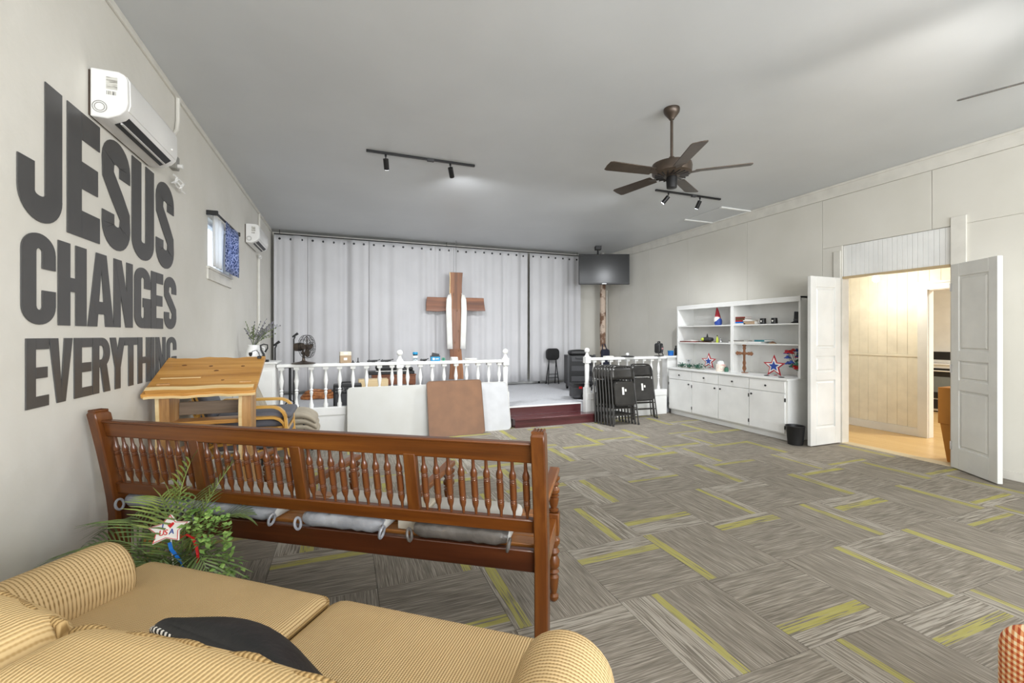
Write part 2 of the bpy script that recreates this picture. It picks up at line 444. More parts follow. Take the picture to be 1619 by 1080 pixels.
# ================================================================== STRUCTURE
# ---- floor with carpet tiles
TS = .619
b = MB().box(XL-.2, XR+.2, YB-.2, YS+.4, -.15, -.007)
floor = struct(b, 'floor', GLUE, 'carpeted hall floor laid with striped square tiles', 'floor')
tm = MB().box(-TS/2+.0012, TS/2-.0012, -TS/2+.0012, TS/2-.0012, -.0065, 0).mesh('carpet_tile', CARPET, smooth=False)
gx, gy = 2.034, 2.645
flips = {}
for i in range(-6, 8):
    for j in range(-10, 8):
        cx, cy = gx+(i+.5)*TS, gy+(j+.5)*TS
        if cx-TS/2 > XR-.02 or cx+TS/2 < XL+.02 or cy-TS/2 > YS-.1 or cy+TS/2 < YB+.02: continue
        rz = (0 if (i+j) % 2 else pi/2)+(pi if random.random() < .5 else 0)
        inst('carpet_tile', tm, floor, (cx, cy, 0), (0, 0, rz))
# ---- stage platform and steps
b = MB().box(XL, XR, YS+.0, YF, 0, ZS)
stage = struct(b, 'floor_stage', STAGEF, 'raised stage platform with pale grey carpet', 'stage')
SX0, SX1 = 2.5, 3.86
MB().box(SX0, SX1, YS-.02, YS+.03, ZS-.018, ZS+.004).build('edge_strip', WHITE, stage, bev=.004)
MB().box(SX0, SX1, YS-.012, YS-.002, .146, ZS-.018).build('riser', STEPW, stage)
st = thing('stage_step', 'oxblood stained wooden step up to the stage opening', 'step', ((SX0+4.1)/2, YS-.17, 0))
hx = (4.1-SX0)/2
xe = 3.845-(SX0+4.1)/2
MB().prism([(-hx+.01, -.145), (hx-.01, -.145), (hx-.01, .025), (xe, .025), (xe, .155), (-hx+.01, .155)], 0, .118).build('riser', STEPW, st)
MB().prism([(-hx, -.165), (hx, -.165), (hx, .03), (xe+.005, .03), (xe+.005, .155), (-hx, .155)], .118, .146).build('tread', STEPW, st, bev=.008)
# ---- ceiling
b = MB().box(XL-.2, XR+.2, YB-.2, YF+.2, ZC, ZC+.15)
struct(b, 'ceiling', CEIL, 'smooth grey painted ceiling with faint seams', 'ceiling')
# ---- left wall with the window opening
WY0, WY1, WZ0, WZ1 = 5.45, 6.36, 2.2, 2.72
b = MB().box(XL-.15, XL, YB, WY0, 0, ZC).box(XL-.15, XL, WY1, YF, 0, ZC).box(XL-.15, XL, WY0, WY1, 0, WZ0).box(XL-.15, XL, WY0, WY1, WZ1, ZC)
wl = struct(b, 'wall_left', WALL_L, 'off white textured plaster side wall carrying the big lettering', 'wall', smooth=False)
struct(MB().box(XL, XL+.02, YB, YF-.3, ZC-.05, ZC), 'trim_1', TRIM, 'narrow painted strip along the top of the lettered wall', 'trim', bev=.004)
# ---- unseen rear wall behind the camera, with an opening added for the fill light
b = MB().box(XL, XR, YB-.15, YB, 0, .7).box(XL, XR, YB-.15, YB, 2.8, ZC).box(XL, -.8, YB-.15, YB, .7, 2.8).box(5.6, XR, YB-.15, YB, .7, 2.8)
struct(b, 'wall_rear', WALL_R, 'painted rear wall with a wide opening added for fill light', 'wall', smooth=False)
# ---- far wall
b = MB().box(XL, XR, YF, YF+.15, 0, ZC)
wf = struct(b, 'wall_far', WALL_R, 'pale far wall behind the stage curtain', 'wall')
struct(MB().box(XL, XR, YF-.02, YF, ZS, ZS+.11), 'baseboard_far', WHITE, 'scuffed white baseboard along the back of the stage', 'baseboard', bev=.003)
# ---- right wall: backing, panels, frieze
DY0, DY1, DTOP, TTOP = 2.79, 3.95, 2.265, 2.69
b = MB().box(XR+.012, XR+.14, YB, DY0, 0, ZC).box(XR+.012, XR+.14, DY1, YF, 0, ZC).box(XR+.012, XR+.14, DY0, DY1, TTOP, ZC)
wr = struct(b, 'wall_right', WALL_R, 'pale panelled side wall with the double doorway', 'wall', smooth=False)
seams = [YB, -1.0, .2, 1.42, P(1473, 400, X=XR).y, P(1300, 400, X=XR).y, P(1181, 400, X=XR).y, P(1087, 400, X=XR).y, P(1025, 400, X=XR).y, 9.1, YF-.01]
for y0, y1 in zip(seams[:-1], seams[1:]):
    g = .003
    spans = [(y0+g, y1-g, 0, 3.37)]
    if y0 < DY1 and y1 > DY0:
        spans = [(y0+g, y1-g, TTOP, 3.37)]
        if y0 < DY0: spans.append((y0+g, DY0, 0, TTOP-.002))
        if y1 > DY1: spans.append((DY1, y1-g, 0, TTOP-.002))
    for s in spans: MB().box(XR, XR+.012, *s).build('wall_panel', WALL_R, wr, bev=.002)
struct(MB().box(XR-.012, XR+.012, YB, YF, 3.373, ZC), 'trim_2', TRIM, 'wide flat frieze board along the top of the panelled wall', 'trim', bev=.003)
struct(MB().box(XR-.03, XR-.012, YB, YF, ZC-.03, ZC), 'trim_3', TRIM, 'thin bead where the panelled wall meets the ceiling', 'trim', bev=.004)
for (y0, y1, nm) in ((YB, DY0-.13, 'baseboard_right'), (DY1+.13, 4.2, 'baseboard_right_corner')):
    struct(MB().box(XR-.012, XR, y0, y1, 0, .09), nm, TRIM, 'low painted baseboard '+('near the open right door leaf' if y0 < 0 else 'between door leaf and cabinet'), 'baseboard', bev=.003)
# ---- doorway casing, transom of narrow boards, door leaves
dc = MB().box(XR-.022, XR, DY0-.13, DY0, 0, 2.78).box(XR-.022, XR, DY1, DY1+.09, 0, 2.62).box(XR, XR+.14, DY0, DY0+.012, 0, TTOP).box(XR, XR+.14, DY1-.012, DY1, 0, TTOP)
door = struct(dc, 'door_1', TRIM, 'painted casing of the double doorway with beadboard transom', 'doorway', smooth=False, bev=.003)
nb = 22
for k in range(nb):
    y0 = DY0+.014+k*(DY1-DY0-.028)/nb; y1 = y0+(DY1-DY0-.028)/nb-.0025
    MB().box(XR+.02, XR+.034, y0, y1, DTOP, TTOP-.005).build('transom_board', WHITE, door, bev=.002)
MB().box(XR+.0345, XR+.12, DY0+.013, DY1-.013, DTOP+.001, TTOP-.001).build('transom_backing', WHITE, door)
MB().box(XR+.002, XR+.05, DY0+.013, DY1-.013, DTOP-.03, DTOP).build('head_strip', pm('raw_wood_strip', (190, 168, 130), .6), door)
MB().box(XR-.01, XR+.14, DY0, DY1, -.01, .008).build('threshold', pm('threshold_metal', (214, 200, 170), .4, .3), door, bev=.003)
def leaf(label, loc, rz, side):
    """door leaf: hinge at origin, extends along +x, .6 wide; recessed panels with raised fields"""
    t = thing('door_leaf', label, 'door', loc, rz)
    W, H, th = .585, 2.25, .045
    st, z0 = .105, .012
    rails = [(z0, .24), (1.0-.13, 1.0-.02), (1.19, 1.30), (H-.14, H)]
    f = MB().box(0, st, 0, th, z0, H).box(W-st, W, 0, th, z0, H)
    for r0, r1 in rails: f.box(st, W-st, 0, th, r0, r1)
    f.build('frame', DOORW, t, bev=.004)
    for (r0, r1) in ((.24, .87), (.98, 1.19), (1.30, H-.14)):
        pnl = MB().box(st, W-st, .014, th-.014, r0, r1).build('panel', DOORW, t)
        m = .035
        for yy0, yy1, s in ((th-.014, th-.004, 1), (.004, .014, -1)):
            x0, x1, a0, a1 = st+m, W-st-m, r0+m, r1-m; bb = .014
            q = MB()
            base_y, top_y = (yy0, yy1) if s > 0 else (yy1, yy0)
            q.add([(x0-bb, base_y, a0-bb), (x1+bb, base_y, a0-bb), (x1+bb, base_y, a1+bb), (x0-bb, base_y, a1+bb), (x0, top_y, a0), (x1, top_y, a0), (x1, top_y, a1), (x0, top_y, a1)],
                  [(0, 1, 2, 3), (4, 5, 6, 7), (0, 1, 5, 4), (1, 2, 6, 5), (2, 3, 7, 6), (3, 0, 4, 7)])
            q.build('raised_field', DOORW, pnl, smooth=False)
    for zz in (.25, 1.1, 2.0):
        MB().box(-.012, .012, -.004, .0, zz-.045, zz+.045).build('hinge', CHROME, t)
    return t
# right leaf: from (XR, DY0) swings out to (5.97, 2.28)
leaf('white panelled door leaf standing open at the right side of the doorway', (XR-.035, DY0-.01, 0), math.atan2(2.28-2.79, 5.97-6.30), 1)
leaf('white panelled door leaf opened flat towards the cabinet at the left side of the doorway', (XR-.03, DY1+.035, 0), pi, 1)
# ---- hall beyond the door
HX = 7.76
hf = MB().box(XR+.012, 11.3, -.5, 7.0, -.05, -.008)
hfl = struct(hf, 'floor_hall', HALLF, 'honey coloured plank floor of the room beyond the doorway', 'floor')
for i in range(14):
    x0 = XR+.14+i*.115
    for j in range(3):
        y0 = 1.0+j*1.7+(i % 3)*.4
        MB().box(x0+.001, x0+.114, y0, y0+1.697, -.008, 0).build('plank', HALLF, hfl, bev=.001)
b = MB().box(HX+.012, HX+.12, 3.69, 7.0, 0, 2.95).box(HX+.012, HX+.12, 2.4, 3.69, 2.12, 2.95).box(HX+.012, HX+.12, -.5, 2.4, 0, 2.95)
wh = struct(b, 'wall_hall', CREAMW, 'cream board wall seen through the doorway', 'wall', smooth=False)
for k in range(22):
    y0 = 3.8+k*.13
    MB().box(HX, HX+.011, y0, y0+.1285, .12, 1.15).build('board', CREAMW, wh, bev=.003)
    MB().box(HX, HX+.011, y0, y0+.1285, 1.186, 2.9).build('board', CREAMW, wh, bev=.003)
for k in range(10):
    MB().box(HX, HX+.011, 2.5+k*.13, 2.6285+k*.13, 2.236, 2.9).build('board', CREAMW, wh, bev=.003)
MB().box(HX-.012, HX+.012, 3.8, 6.7, 1.15, 1.185).build('chair_rail', CREAMW, wh, bev=.004)
struct(MB().box(HX-.015, HX, 3.8, 6.7, 0, .12), 'baseboard_hall', WHITE, 'tall white baseboard under the cream boards', 'baseboard', bev=.005)
dk = MB().box(HX-.02, HX+.009, 3.685, 3.80, 0, 2.115).box(HX+.009, HX+.125, 3.68, 3.689, 0, 2.112).box(HX-.02, HX+.009, 2.29, 2.405, 0, 2.115).box(HX-.025, HX+.01, 2.24, 3.84, 2.116, 2.20).box(HX+.01, HX+.125, 2.401, 3.679, 2.108, 2.119).box(HX-.04, HX+.02, 2.22, 3.86, 2.201, 2.235)
struct(dk, 'door_2', WHITE, 'white cased opening from the hall into the kitchen', 'doorway', smooth=False, bev=.003)
struct(MB().box(XR+.14, 11.3, -.5, 7.0, 2.95, 3.05), 'ceiling_hall', WHITE, 'white ceiling of the room beyond the doorway', 'ceiling')
struct(MB().box(11.2, 11.3, -.5, 7.0, 0, 2.95).box(XR+.14, 11.3, 7.0, 7.1, 0, 2.95).box(XR+.14, 11.3, -.6, -.5, 0, 2.95), 'wall_kitchen', WHITE, 'plain white kitchen wall behind the stove', 'wall', smooth=False)
# ---- ceiling hatch
h = thing('attic_hatch', 'flat ceiling hatch with white edge strips near the panelled wall', 'hatch', (5.98, 5.76, ZC-.001))
MB().box(-.31, .31, -.39, .39, -.006, 0).build('hatch_panel', CEIL, h)
for s in (-1, 1):
    MB().box(-.33, .31, s*.4-.022, s*.4+.022, -.02, 0).build('edge_strip', WHITE, h, bev=.003)
MB().box(.29, .325, -.4, .4, -.014, 0).build('side_strip', WHITE, h, bev=.003)
# ---- window in the left wall
wn = struct(MB().box(XL-.10, XL-.06, WY0, WY1, WZ0, WZ0+.03).box(XL-.10, XL-.06, WY0, WY1, WZ1-.03, WZ1).box(XL-.10, XL-.06, WY0, WY0+.03, WZ0, WZ1).box(XL-.10, XL-.06, WY1-.03, WY1, WZ0, WZ1),
            'window_1', WHITE, 'small high window in the lettered wall', 'window', smooth=False)
MB().box(XL-.085, XL-.079, WY0+.03, WY1-.03, WZ0+.03, WZ1-.03).build('pane', PANE, wn)
MB().box(XL, XL+.03, WY0-.06, WY1+.06, WZ0-.03, WZ0).build('sill', TRIM, wn, bev=.004)
MB().box(XL, XL+.018, WY0-.05, WY1+.05, WZ0-.14, WZ0-.03).build('apron', TRIM, wn, bev=.003)
# ================================================================== STAGE FRONT: railing, pedestal
KZ, RZT = .46, 1.075
def baluster_mesh():
    h = RZT-.045-KZ
    pr = [(.03, 0), (.03, .05), (.022, .065), (.012, .16), (.024, .22), (.015, .235), (.026, .25), (.014, .27), (.03, .38), (.013, .5), (.02, .53), (.028, .55), (.03, h)]
    m = MB().lathe(pr, 12)
    m.box(-.034, .034, -.034, .034, h-.035, h)
    return m.mesh('baluster', WHITE)
BAL = baluster_mesh()
def newel(parent, x, y):
    n = MB().box(-.05, .05, -.05, .05, 0, .56)
    n.lathe([(.042, .56), (.046, .58), (.036, .60), (.043, .62), (.036, .66), (.041, .95), (.036, .965), (.043, .985)], 16)
    n.box(-.05, .05, -.05, .05, .985, RZT+.02)
    o = n.build('newel_post', WHITE, parent, bev=.004); o.location = (x, y, 0)
    f = MB().lathe([(.05, 0), (.03, .03), (.018, .07), (.022, .075)]+[(r, z+.11) for r, z in ball(.045)[2:]], 16).build('finial', WHITE, o)
    f.location = (0, 0, RZT+.02)
def railing(label, x0, x1, y, posts, bals):
    t = thing('stage_railing', label, 'railing', ((x0+x1)/2, y, 0)); c = (x0+x1)/2
    MB().box(x0-c, x1-c, -.055, .055, RZT-.045, RZT).build('handrail', WHITE, t, bev=.008)
    MB().box(x0-c, x1-c, -.045, .045, 0, KZ-.11).build('base_panel', WHITE, t, bev=.003)
    MB().box(x0-c, x1-c, -.055, .045, KZ-.11, KZ).build('base_board', WHITE, t, bev=.006)
    for x in posts: newel(t, x-c, 0)
    for x in bals: inst('baluster', BAL, t, (x-c, 0, KZ))
    return t
ry = YS-.07
def xat(px, y): return P(px, 560, Y=y).x
bl = [xat(445+ (k)*0, ry) for k in ()]
pxl = [445, 468.8, 492.3, 515, 537, 558, 579.4, 600, 619.8, 644.5, 664.5, 683.3, 702, 720.8, 737.5, 755.6, 772.6, 789]
railing('long white baluster railing along the left half of the stage front', xat(438, ry), xat(803, ry), ry, [xat(632, ry), xat(799, ry)], [xat(p, ry) for p in pxl])
pxr = [939, 952, 965, 978, 991.6, 1004.5, 1017, 1029.5, 1041]
railing('short white baluster railing behind the folded chairs', xat(926, ry), 5.64, ry, [xat(928, ry)], [xat(p, ry) for p in pxr])
pd = thing('railing_end_cabinet', 'white half height cabinet closing the railing at the lettered wall', 'cabinet', (-1.11, 6.72, 0))
MB().box(-.235, .245, -.2, .24, 0, 1.09).build('body', WHITE, pd, bev=.004)
MB().box(-.235, .275, -.23, .26, 1.09, 1.115).build('top', WHITE, pd, bev=.004)
MB().box(.03, .225, -.206, -.2, .08, 1.0).build('door_panel', WHITE, pd, bev=.003)
# ================================================================== CURTAINS
CY = 9.62
def curtain(label, x0, x1, ph, folds, z0=.36, z1=3.44):
    t = thing('stage_curtain', label, 'curtain', ((x0+x1)/2, CY, z0), group='grey curtain panels across the back of the stage')
    w = x1-x0; n = 90; vs = []; fs = []; zs = [0, .4, 1.2, 2.2, z1-z0-.12, z1-z0]
    rr = random.Random(int(ph*100)+5)
    cs = sorted(rr.uniform(.02, .98) for _ in range(folds)); dp = [rr.uniform(.4, 1.0)*rr.choice((1, 1, -.7)) for _ in cs]; wd_ = [rr.uniform(.05, .11)/max(w, .4) for _ in cs]
    def yoff(u, j):
        y = .018*sin(2*pi*folds*1.2*u+ph)+.008*sin(31*u+ph)
        for c, d, q in zip(cs, dp, wd_): y += .075*d*math.exp(-((u-c-.006*sin(j+c*9))/q)**2)
        return y*(1.0-.1*j)
    for j, z in enumerate(zs):
        for i in range(n+1):
            u = i/n; vs.append((-w/2+u*w, yoff(u, j), z))
    for j in range(len(zs)-1):
        for i in range(n):
            a = j*(n+1)+i; fs.append((a, a+1, a+n+2, a+n+1))
    o = MB().add(vs, fs).build('cloth', CURT, t, ang=180)
    sd = o.modifiers.new('thick', 'SOLIDIFY'); sd.thickness = .004; sd.offset = 0
    g = MB(); k = max(2, int(w/.19))
    for i in range(k):
        u = (i+.5)/k; y = yoff(u, 4.6)
        g.cyl((-w/2+u*w, y-.007, z1-z0-.075), (-w/2+u*w, y+.007, z1-z0-.075), .023, n=10)
    tag(g.build('grommets', BLKM, t), kind='stuff')
cx = [xat(432, CY)+.01]+[P(p, 500, Y=CY).x for p in (486, 583, 717, 836)]+[P(915, 500, Y=CY).x+.06]
names = ['leftmost grey curtain panel, beside the lettered wall', 'grey curtain panel behind the desk fan and mic stands', 'wide grey curtain panel left of the hanging cross', 'grey curtain panel behind and right of the hanging cross', 'rightmost grey curtain panel, next to the television']
for k in range(5):
    curtain(names[k], cx[k]+(.02 if k == 4 else .001), cx[k+1]-(.02 if k == 3 else .001), k*1.3, max(2, round((cx[k+1]-cx[k])/.26)), z0=.36+.03*(k == 4)*0)
r = thing('curtain_rod', 'thin dark rod carrying the grey stage curtains', 'rod', ((cx[0]+cx[-1])/2, CY, 3.475))
hw = (cx[-1]-cx[0])/2
MB().cyl((-hw, 0, -.02), (hw, 0, -.02), .012).build('rod', BLKM, r)
for x in (-hw+.1, 0, hw-.1): MB().cyl((x, 0, -.02), (x, 0, .064), .006).build('hanger', BLKM, r)
# ================================================================== LETTERS ON THE WALL
def yat(px): return P(px, 500, X=XL+.006).y
def stroke(pts, th):
    """offset a centre line; th(dir) gives half thickness"""
    a = []; b = []
    for i, (x, y) in enumerate(pts):
        p = pts[max(0, i-1)]; q = pts[min(len(pts)-1, i+1)]
        dx, dy = q[0]-p[0], q[1]-p[1]; l = sqrt(dx*dx+dy*dy) or 1
        nx, ny = -dy/l, dx/l
        a.append((x+nx*th[0], y+ny*th[1])); b.append((x-nx*th[0], y-ny*th[1]))
    return a, b
def letter(mb, ch, w, h, t, s):
    """t: stem width, s: bar height; letter drawn in a w x h box, depth 0..D"""
    cnt = [0]
    def D():                              # each stroke a hair proud of the last, so no two faces coincide
        cnt[0] += 1; return .004+.0003*cnt[0]
    def bx(x0, x1, y0, y1): mb.prism([(x0, y0), (x1, y0), (x1, y1), (x0, y1)], 0, D())
    def poly(*p): mb.prism(list(p), 0, D())
    def st(a, b): mb.strip(a, b, 0, D())
    if ch in 'EHIT':
        if ch == 'I': bx(0, w, 0, h)
        if ch == 'E':
            bx(0, t, 0, h); bx(t, w, 0, s); bx(t, w, h-s, h); bx(t, w*.93, h*.5-s*.5, h*.5+s*.5)
        if ch == 'H': bx(0, t, 0, h); bx(w-t, w, 0, h); bx(t, w-t, h*.5-s*.45, h*.5+s*.45)
        if ch == 'T': bx(0, w, h-s, h); bx(w/2-t/2, w/2+t/2, 0, h-s)
    elif ch == 'A':
        poly((0, 0), (t*.95, 0), (w*.5, h*.80), (w*.5+t*.55, h), (w*.5-t*.55, h))
        poly((w, 0), (w*.5+t*.55, h), (w*.5, h), (w*.5, h*.80), (w-t*.95, 0)); bx(w*.25, w*.75, h*.17, h*.17+s*.9)
    elif ch == 'N':
        bx(0, t*.85, 0, h); bx(w-t*.85, w, 0, h); poly((t*.1, h), (t*.95, h), (w-t*.1, 0), (w-t*.95, 0))
    elif ch == 'V':
        poly((0, h), (t*1.0, h), (w*.5, h*.22), (w*.5+t*.5, 0), (w*.5-t*.5, 0))
        poly((w, h), (w*.5+t*.5, 0), (w*.5, 0), (w*.5, h*.22), (w-t*1.0, h))
    elif ch == 'Y':
        bx(w/2-t/2, w/2+t/2, 0, h*.42)
        poly((0, h), (t, h), (w/2+t/2, h*.42), (w/2-t/2, h*.42)); poly((w, h), (w/2+t/2, h*.42), (w/2-t/2, h*.42), (w-t, h))
    elif ch == 'U':
        r = h*.2; bx(0, t, r, h); bx(w-t, w, r, h)
        st(arc(w/2, r, w/2, r, 180, 360, 16), arc(w/2, r, w/2-t, r-s*.85 if r > s else .02*h, 180, 360, 16))
    elif ch == 'J':
        r = h*.2; bx(w-t, w, r, h); bx(0, t*.85, r, h*.40)
        st(arc(w/2, r, w/2, r, 180, 360, 16), arc(w/2-t*.07, r, w/2-t*.93, r-s*.85 if r > s else .02*h, 180, 360, 16))
    elif ch in 'CG':
        r = h*.2; k = h*.62 if ch == 'C' else h*.66
        bx(0, t, r, h-r)
        st(arc(w/2, h-r, w/2, r, 180, 0, 16), arc(w/2, h-r, w/2-t, r-s*.85 if r > s else .02*h, 180, 0, 16))
        st(arc(w/2, r, w/2, r, 180, 360, 16), arc(w/2, r, w/2-t, r-s*.85 if r > s else .02*h, 180, 360, 16))
        bx(w-t, w, k, h-r)
        if ch == 'C': bx(w-t, w, r, h*.38)
        else: bx(w-t, w, 0, h*.5); bx(w*.52, w, h*.5-s*.8, h*.5)
    elif ch == 'S':
        r = h*.22
        cl = [(w-t/2, h*.68)]+arc(w/2, h-r, w/2-t/2, r-s/2, 0, 180, 12)+[(t/2, h*.66), (w*.42, h*.54), (w*.58, h*.46), (w-t/2, h*.34)]+arc(w/2, r, w/2-t/2, r-s/2, 0, -180, 12)+[(t/2, h*.32)]
        st(*stroke(cl, (t/2, s/2)))
    elif ch == 'R':
        bx(0, t, 0, h); r = (h*.54)/2; cy = h-r
        bx(t, w*.5, h-s*.9, h); bx(t, w*.5, h-2*r, h-2*r+s*.9)
        st(arc(w*.5, cy, w*.48, r, 90, -90, 14), arc(w*.5, cy, w*.48-t, r-s*.9, 90, -90, 14))
        poly((w*.42, h-2*r+s*.3), (w*.42+t, h-2*r+s*.3), (w, 0), (w-t*1.05, 0))
rows = [('JESUS', [(28, 98.5), (107, 158), (162, 206), (209, 243.5), (247, 275)], 2.005, 2.69, .40, .215, 'top'),
        ('CHANGES', [(34, 88), (92.5, 137), (139.5, 180), (180.5, 210), (213, 238), (239.5, 258), (260, 279)], 1.52, 1.95, .40, .19, 'middle'),
        ('EVERYTHING', [(41.5, 77.5), (78.5, 115), (118, 146), (147, 174.5), (174.5, 198), (197.5, 217), (218.5, 238), (239.5, 244.5), (246.5, 262), (264, 279)], 1.13, 1.455, .36, .16, 'lower')]
ordn = ['first', 'second', 'third', 'fourth', 'fifth', 'sixth', 'seventh', 'eighth', 'ninth', 'last']
for word, ext, z0, z1, tf, sf, rw in rows:
    ws = [yat(b_)-yat(a_) for a_, b_ in ext]
    stem = tf*sorted(ws)[len(ws)//2]
    for k, ch in enumerate(word):
        y0, y1 = yat(ext[k][0]), yat(ext[k][1])
        mb = MB(); letter(mb, ch, y1-y0, z1-z0, min(stem, (y1-y0)*.41) if ch != 'I' else stem, (z1-z0)*sf)
        # local x -> world +y, local y -> world z, depth -> +x
        M = Matrix(((0, 0, 1, XL+.002), (1, 0, 0, y0), (0, 1, 0, z0), (0, 0, 0, 1)))
        mb.v = [tuple(M @ Vector(p)-Vector((XL, y0, z0))) for p in mb.v]
        pos = ordn[9] if k == len(word)-1 else ordn[k]
        o = mb.build('wall_letter', LETTER, bev=0, ang=25); o.location = (XL, y0, z0)
        tag(o, f'dark grey cut-out letter {ch}, {pos} of the {rw} word {word}', 'letter', 'big dark letters mounted on the side wall')
# ================================================================== AIR CONDITIONERS
def aircon(label, y0, y1, z0, pipes):
    L = y1-y0
    t = thing('air_conditioner', label, 'air conditioner', (XL, (y0+y1)/2, z0))
    pr = [(.012, .0), (.012, .275), (.14, .275), (.168, .262), (.18, .235), (.182, .10), (.172, .06), (.145, .028), (.09, 0)]
    M = Matrix(((1, 0, 0, 0), (0, 0, 1, 0), (0, 1, 0, 0), (0, 0, 0, 1)))
    MB().prism(pr, -L/2, L/2, M).build('body', PLAST, t, bev=.008, seg=3, ang=30)
    MB().prism([(.145, .275), (.17, .263), (.184, .236), (.187, .10), (.178, .066), (.172, .066), (.178, .10), (.174, .232), (.16, .255)], -L/2+.03, L/2-.03, M).build('front_panel', PLAST, t, ang=40)
    MB().box(0, .012, -L/2+.01, L/2-.01, .01, .265).build('mounting_plate', BRONZE, t)
    # outlet slots on the sloping underside
    for (a, c2, mm) in (((.093, -.001), (.118, .012), BLACK), ((.127, .017), (.160, .044), BLACK)):
        d = Vector((c2[0]-a[0], 0, c2[1]-a[1])); nrm = Vector((d.z, 0, -d.x)).normalized()*.003
        p = [Vector((a[0], 0, a[1]))+nrm, Vector((c2[0], 0, c2[1]))+nrm]
        q = MB().add([(p[0].x, -L/2+.08, p[0].z), (p[1].x, -L/2+.08, p[1].z), (p[1].x, L/2-.07, p[1].z), (p[0].x, L/2-.07, p[0].z),
                      (p[0].x-nrm.x*2, -L/2+.08, p[0].z-nrm.z*2), (p[1].x-nrm.x*2, -L/2+.08, p[1].z-nrm.z*2), (p[1].x-nrm.x*2, L/2-.07, p[1].z-nrm.z*2), (p[0].x-nrm.x*2, L/2-.07, p[0].z-nrm.z*2)],
                     [(0, 1, 2, 3), (4, 5, 6, 7), (0, 1, 5, 4), (1, 2, 6, 5), (2, 3, 7, 6), (3, 0, 4, 7)])
        q.build('outlet_slot', mm, t)
    MB().bar((.122, -L/2+.085, .010), (.122, L/2-.075, .010), .012, .006).build('louver', PLAST, t)
    MB().box(.085, .135, -L/2-.002, -L/2, .165, .235).build('rating_label', pm('label_grey', (200, 198, 190), .6, c2=(140, 138, 130), vs=60, stretch=(.25, 1, 3), lo=.5, hi=.58), t)
    MB().box(.087, .13, -L/2-.002, -L/2, .135, .155).build('barcode_label', pm('barcode_grey', (214, 212, 204), .6, c2=(60, 60, 58), vs=120, stretch=(3, 1, .05), lo=.48, hi=.54), t)
    for rr in (.036, .025): MB().tube([(.055+rr*.9*cos(k*pi/12), -L/2-.001, .06+rr*.9*sin(k*pi/12)) for k in range(24)], .002, 6, True).build('pipe_knockout', GREYP, t)
    MB().lathe(ball(.008), 10, T(.187, L/2-.14, .1)).build('status_lamp', PLAST, t)
    return t
aircon('white wall air conditioner above the word JESUS', 3.14, 3.95, 2.705, 1)
aircon('white wall air conditioner near the stage curtain', 7.27, 8.08, 2.815, 1)
def wire(label, pts, r, m=TRIM, cat='conduit', name='conduit'):
    pts = [Vector(p) for p in pts]; o = pts[0].copy()
    ob = MB().tube([p-o for p in pts], r, 8).build(name, m); ob.location = o
    return tag(ob, label, cat)
wire('thin white pipe rising from the nearer air conditioner to the ceiling', [(XL+.02, 3.98, 2.95), (XL+.02, 4.3, 3.05), (XL+.02, 4.47, 3.2), (XL+.02, 4.5, 3.3), (XL+.02, 4.5, 3.49)], .016)
wire('white vertical pipe below the farther air conditioner', [(XL+.02, 8.25, ZS), (XL+.02, 8.25, 2.8)], .022)
wire('thin white pipe from the farther air conditioner up to the ceiling', [(XL+.02, 8.3, 3.08), (XL+.02, 8.3, 3.49)], .016)
ob = thing('outlet_box', 'small grey wall box under the far end of the nearer air conditioner', 'outlet', (XL, 4.40, 2.85))
MB().box(0, .05, -.04, .04, 0, .11).build('box', GREYP, ob, bev=.004)
MB().cyl((.05, 0, .03), (.085, 0, .03), .018).build('plug', PLAST, ob)
cp = [Vector((.05+.012*sin(k*1.1), -.12+.24*k/40+.05*sin(k*.8), -.06+.035*cos(k*.55))) for k in range(41)]
o = MB().tube(cp, .006, 6).build('power_cord', PLAST); o.location = (XL, 4.42, 2.80); tag(o, 'looped white cord tied up below the nearer air conditioner', 'cord')
cp = [Vector((.05+.012*sin(k*1.1), -.08+.16*k/30+.04*sin(k*.8), .02*cos(k*.55))) for k in range(31)]
o = MB().tube(cp, .006, 6).build('power_cord', PLAST); o.location = (XL, 8.2, 2.76); tag(o, 'short cord bundle below the farther air conditioner', 'cord')
# ---- window cloths
rod = thing('curtain_rod', 'black rod with bracket over the small high window', 'rod', (XL+.09, 5.92, 2.75))
MB().cyl((0, -.53, 0), (0, .53, 0), .012).build('rod', BLACK, rod)
for s in (-1, 1): MB().box(-.09, .015, s*.52-.014, s*.52+.014, -.022, .028).build('bracket', BLACK, rod, bev=.004)
def hang(name, label, cat, x, y0, y1, z0, z1, m, folds, amp):
    n = 40; vs = []; fs = []
    for j in range(7):
        for i in range(n+1):
            u = i/n; vs.append((amp*sin(2*pi*folds*u+j*.15), (u-.5)*(y1-y0)*(1-.08*(j == 0)), (z0-z1)*(1-j/6)))
    for j in range(6):
        for i in range(n): a = j*(n+1)+i; fs.append((a, a+1, a+n+2, a+n+1))
    o = MB().add(vs, fs).build(name, m, ang=180); o.location = (x, (y0+y1)/2, z1)
    s = o.modifiers.new('thick', 'SOLIDIFY'); s.thickness = .003
    return tag(o, label, cat)
hang('window_banner', 'navy and white printed cloth hanging over the small window', 'banner', XL+.1, 5.72, 6.42, 2.19, 2.75, PRINT, 1.5, .008)
hang('window_liner', 'shiny white liner bunched at the near side of the small window', 'curtain', XL+.055, 5.40, 5.8, 2.205, 2.735, SHEER, 3, .018)
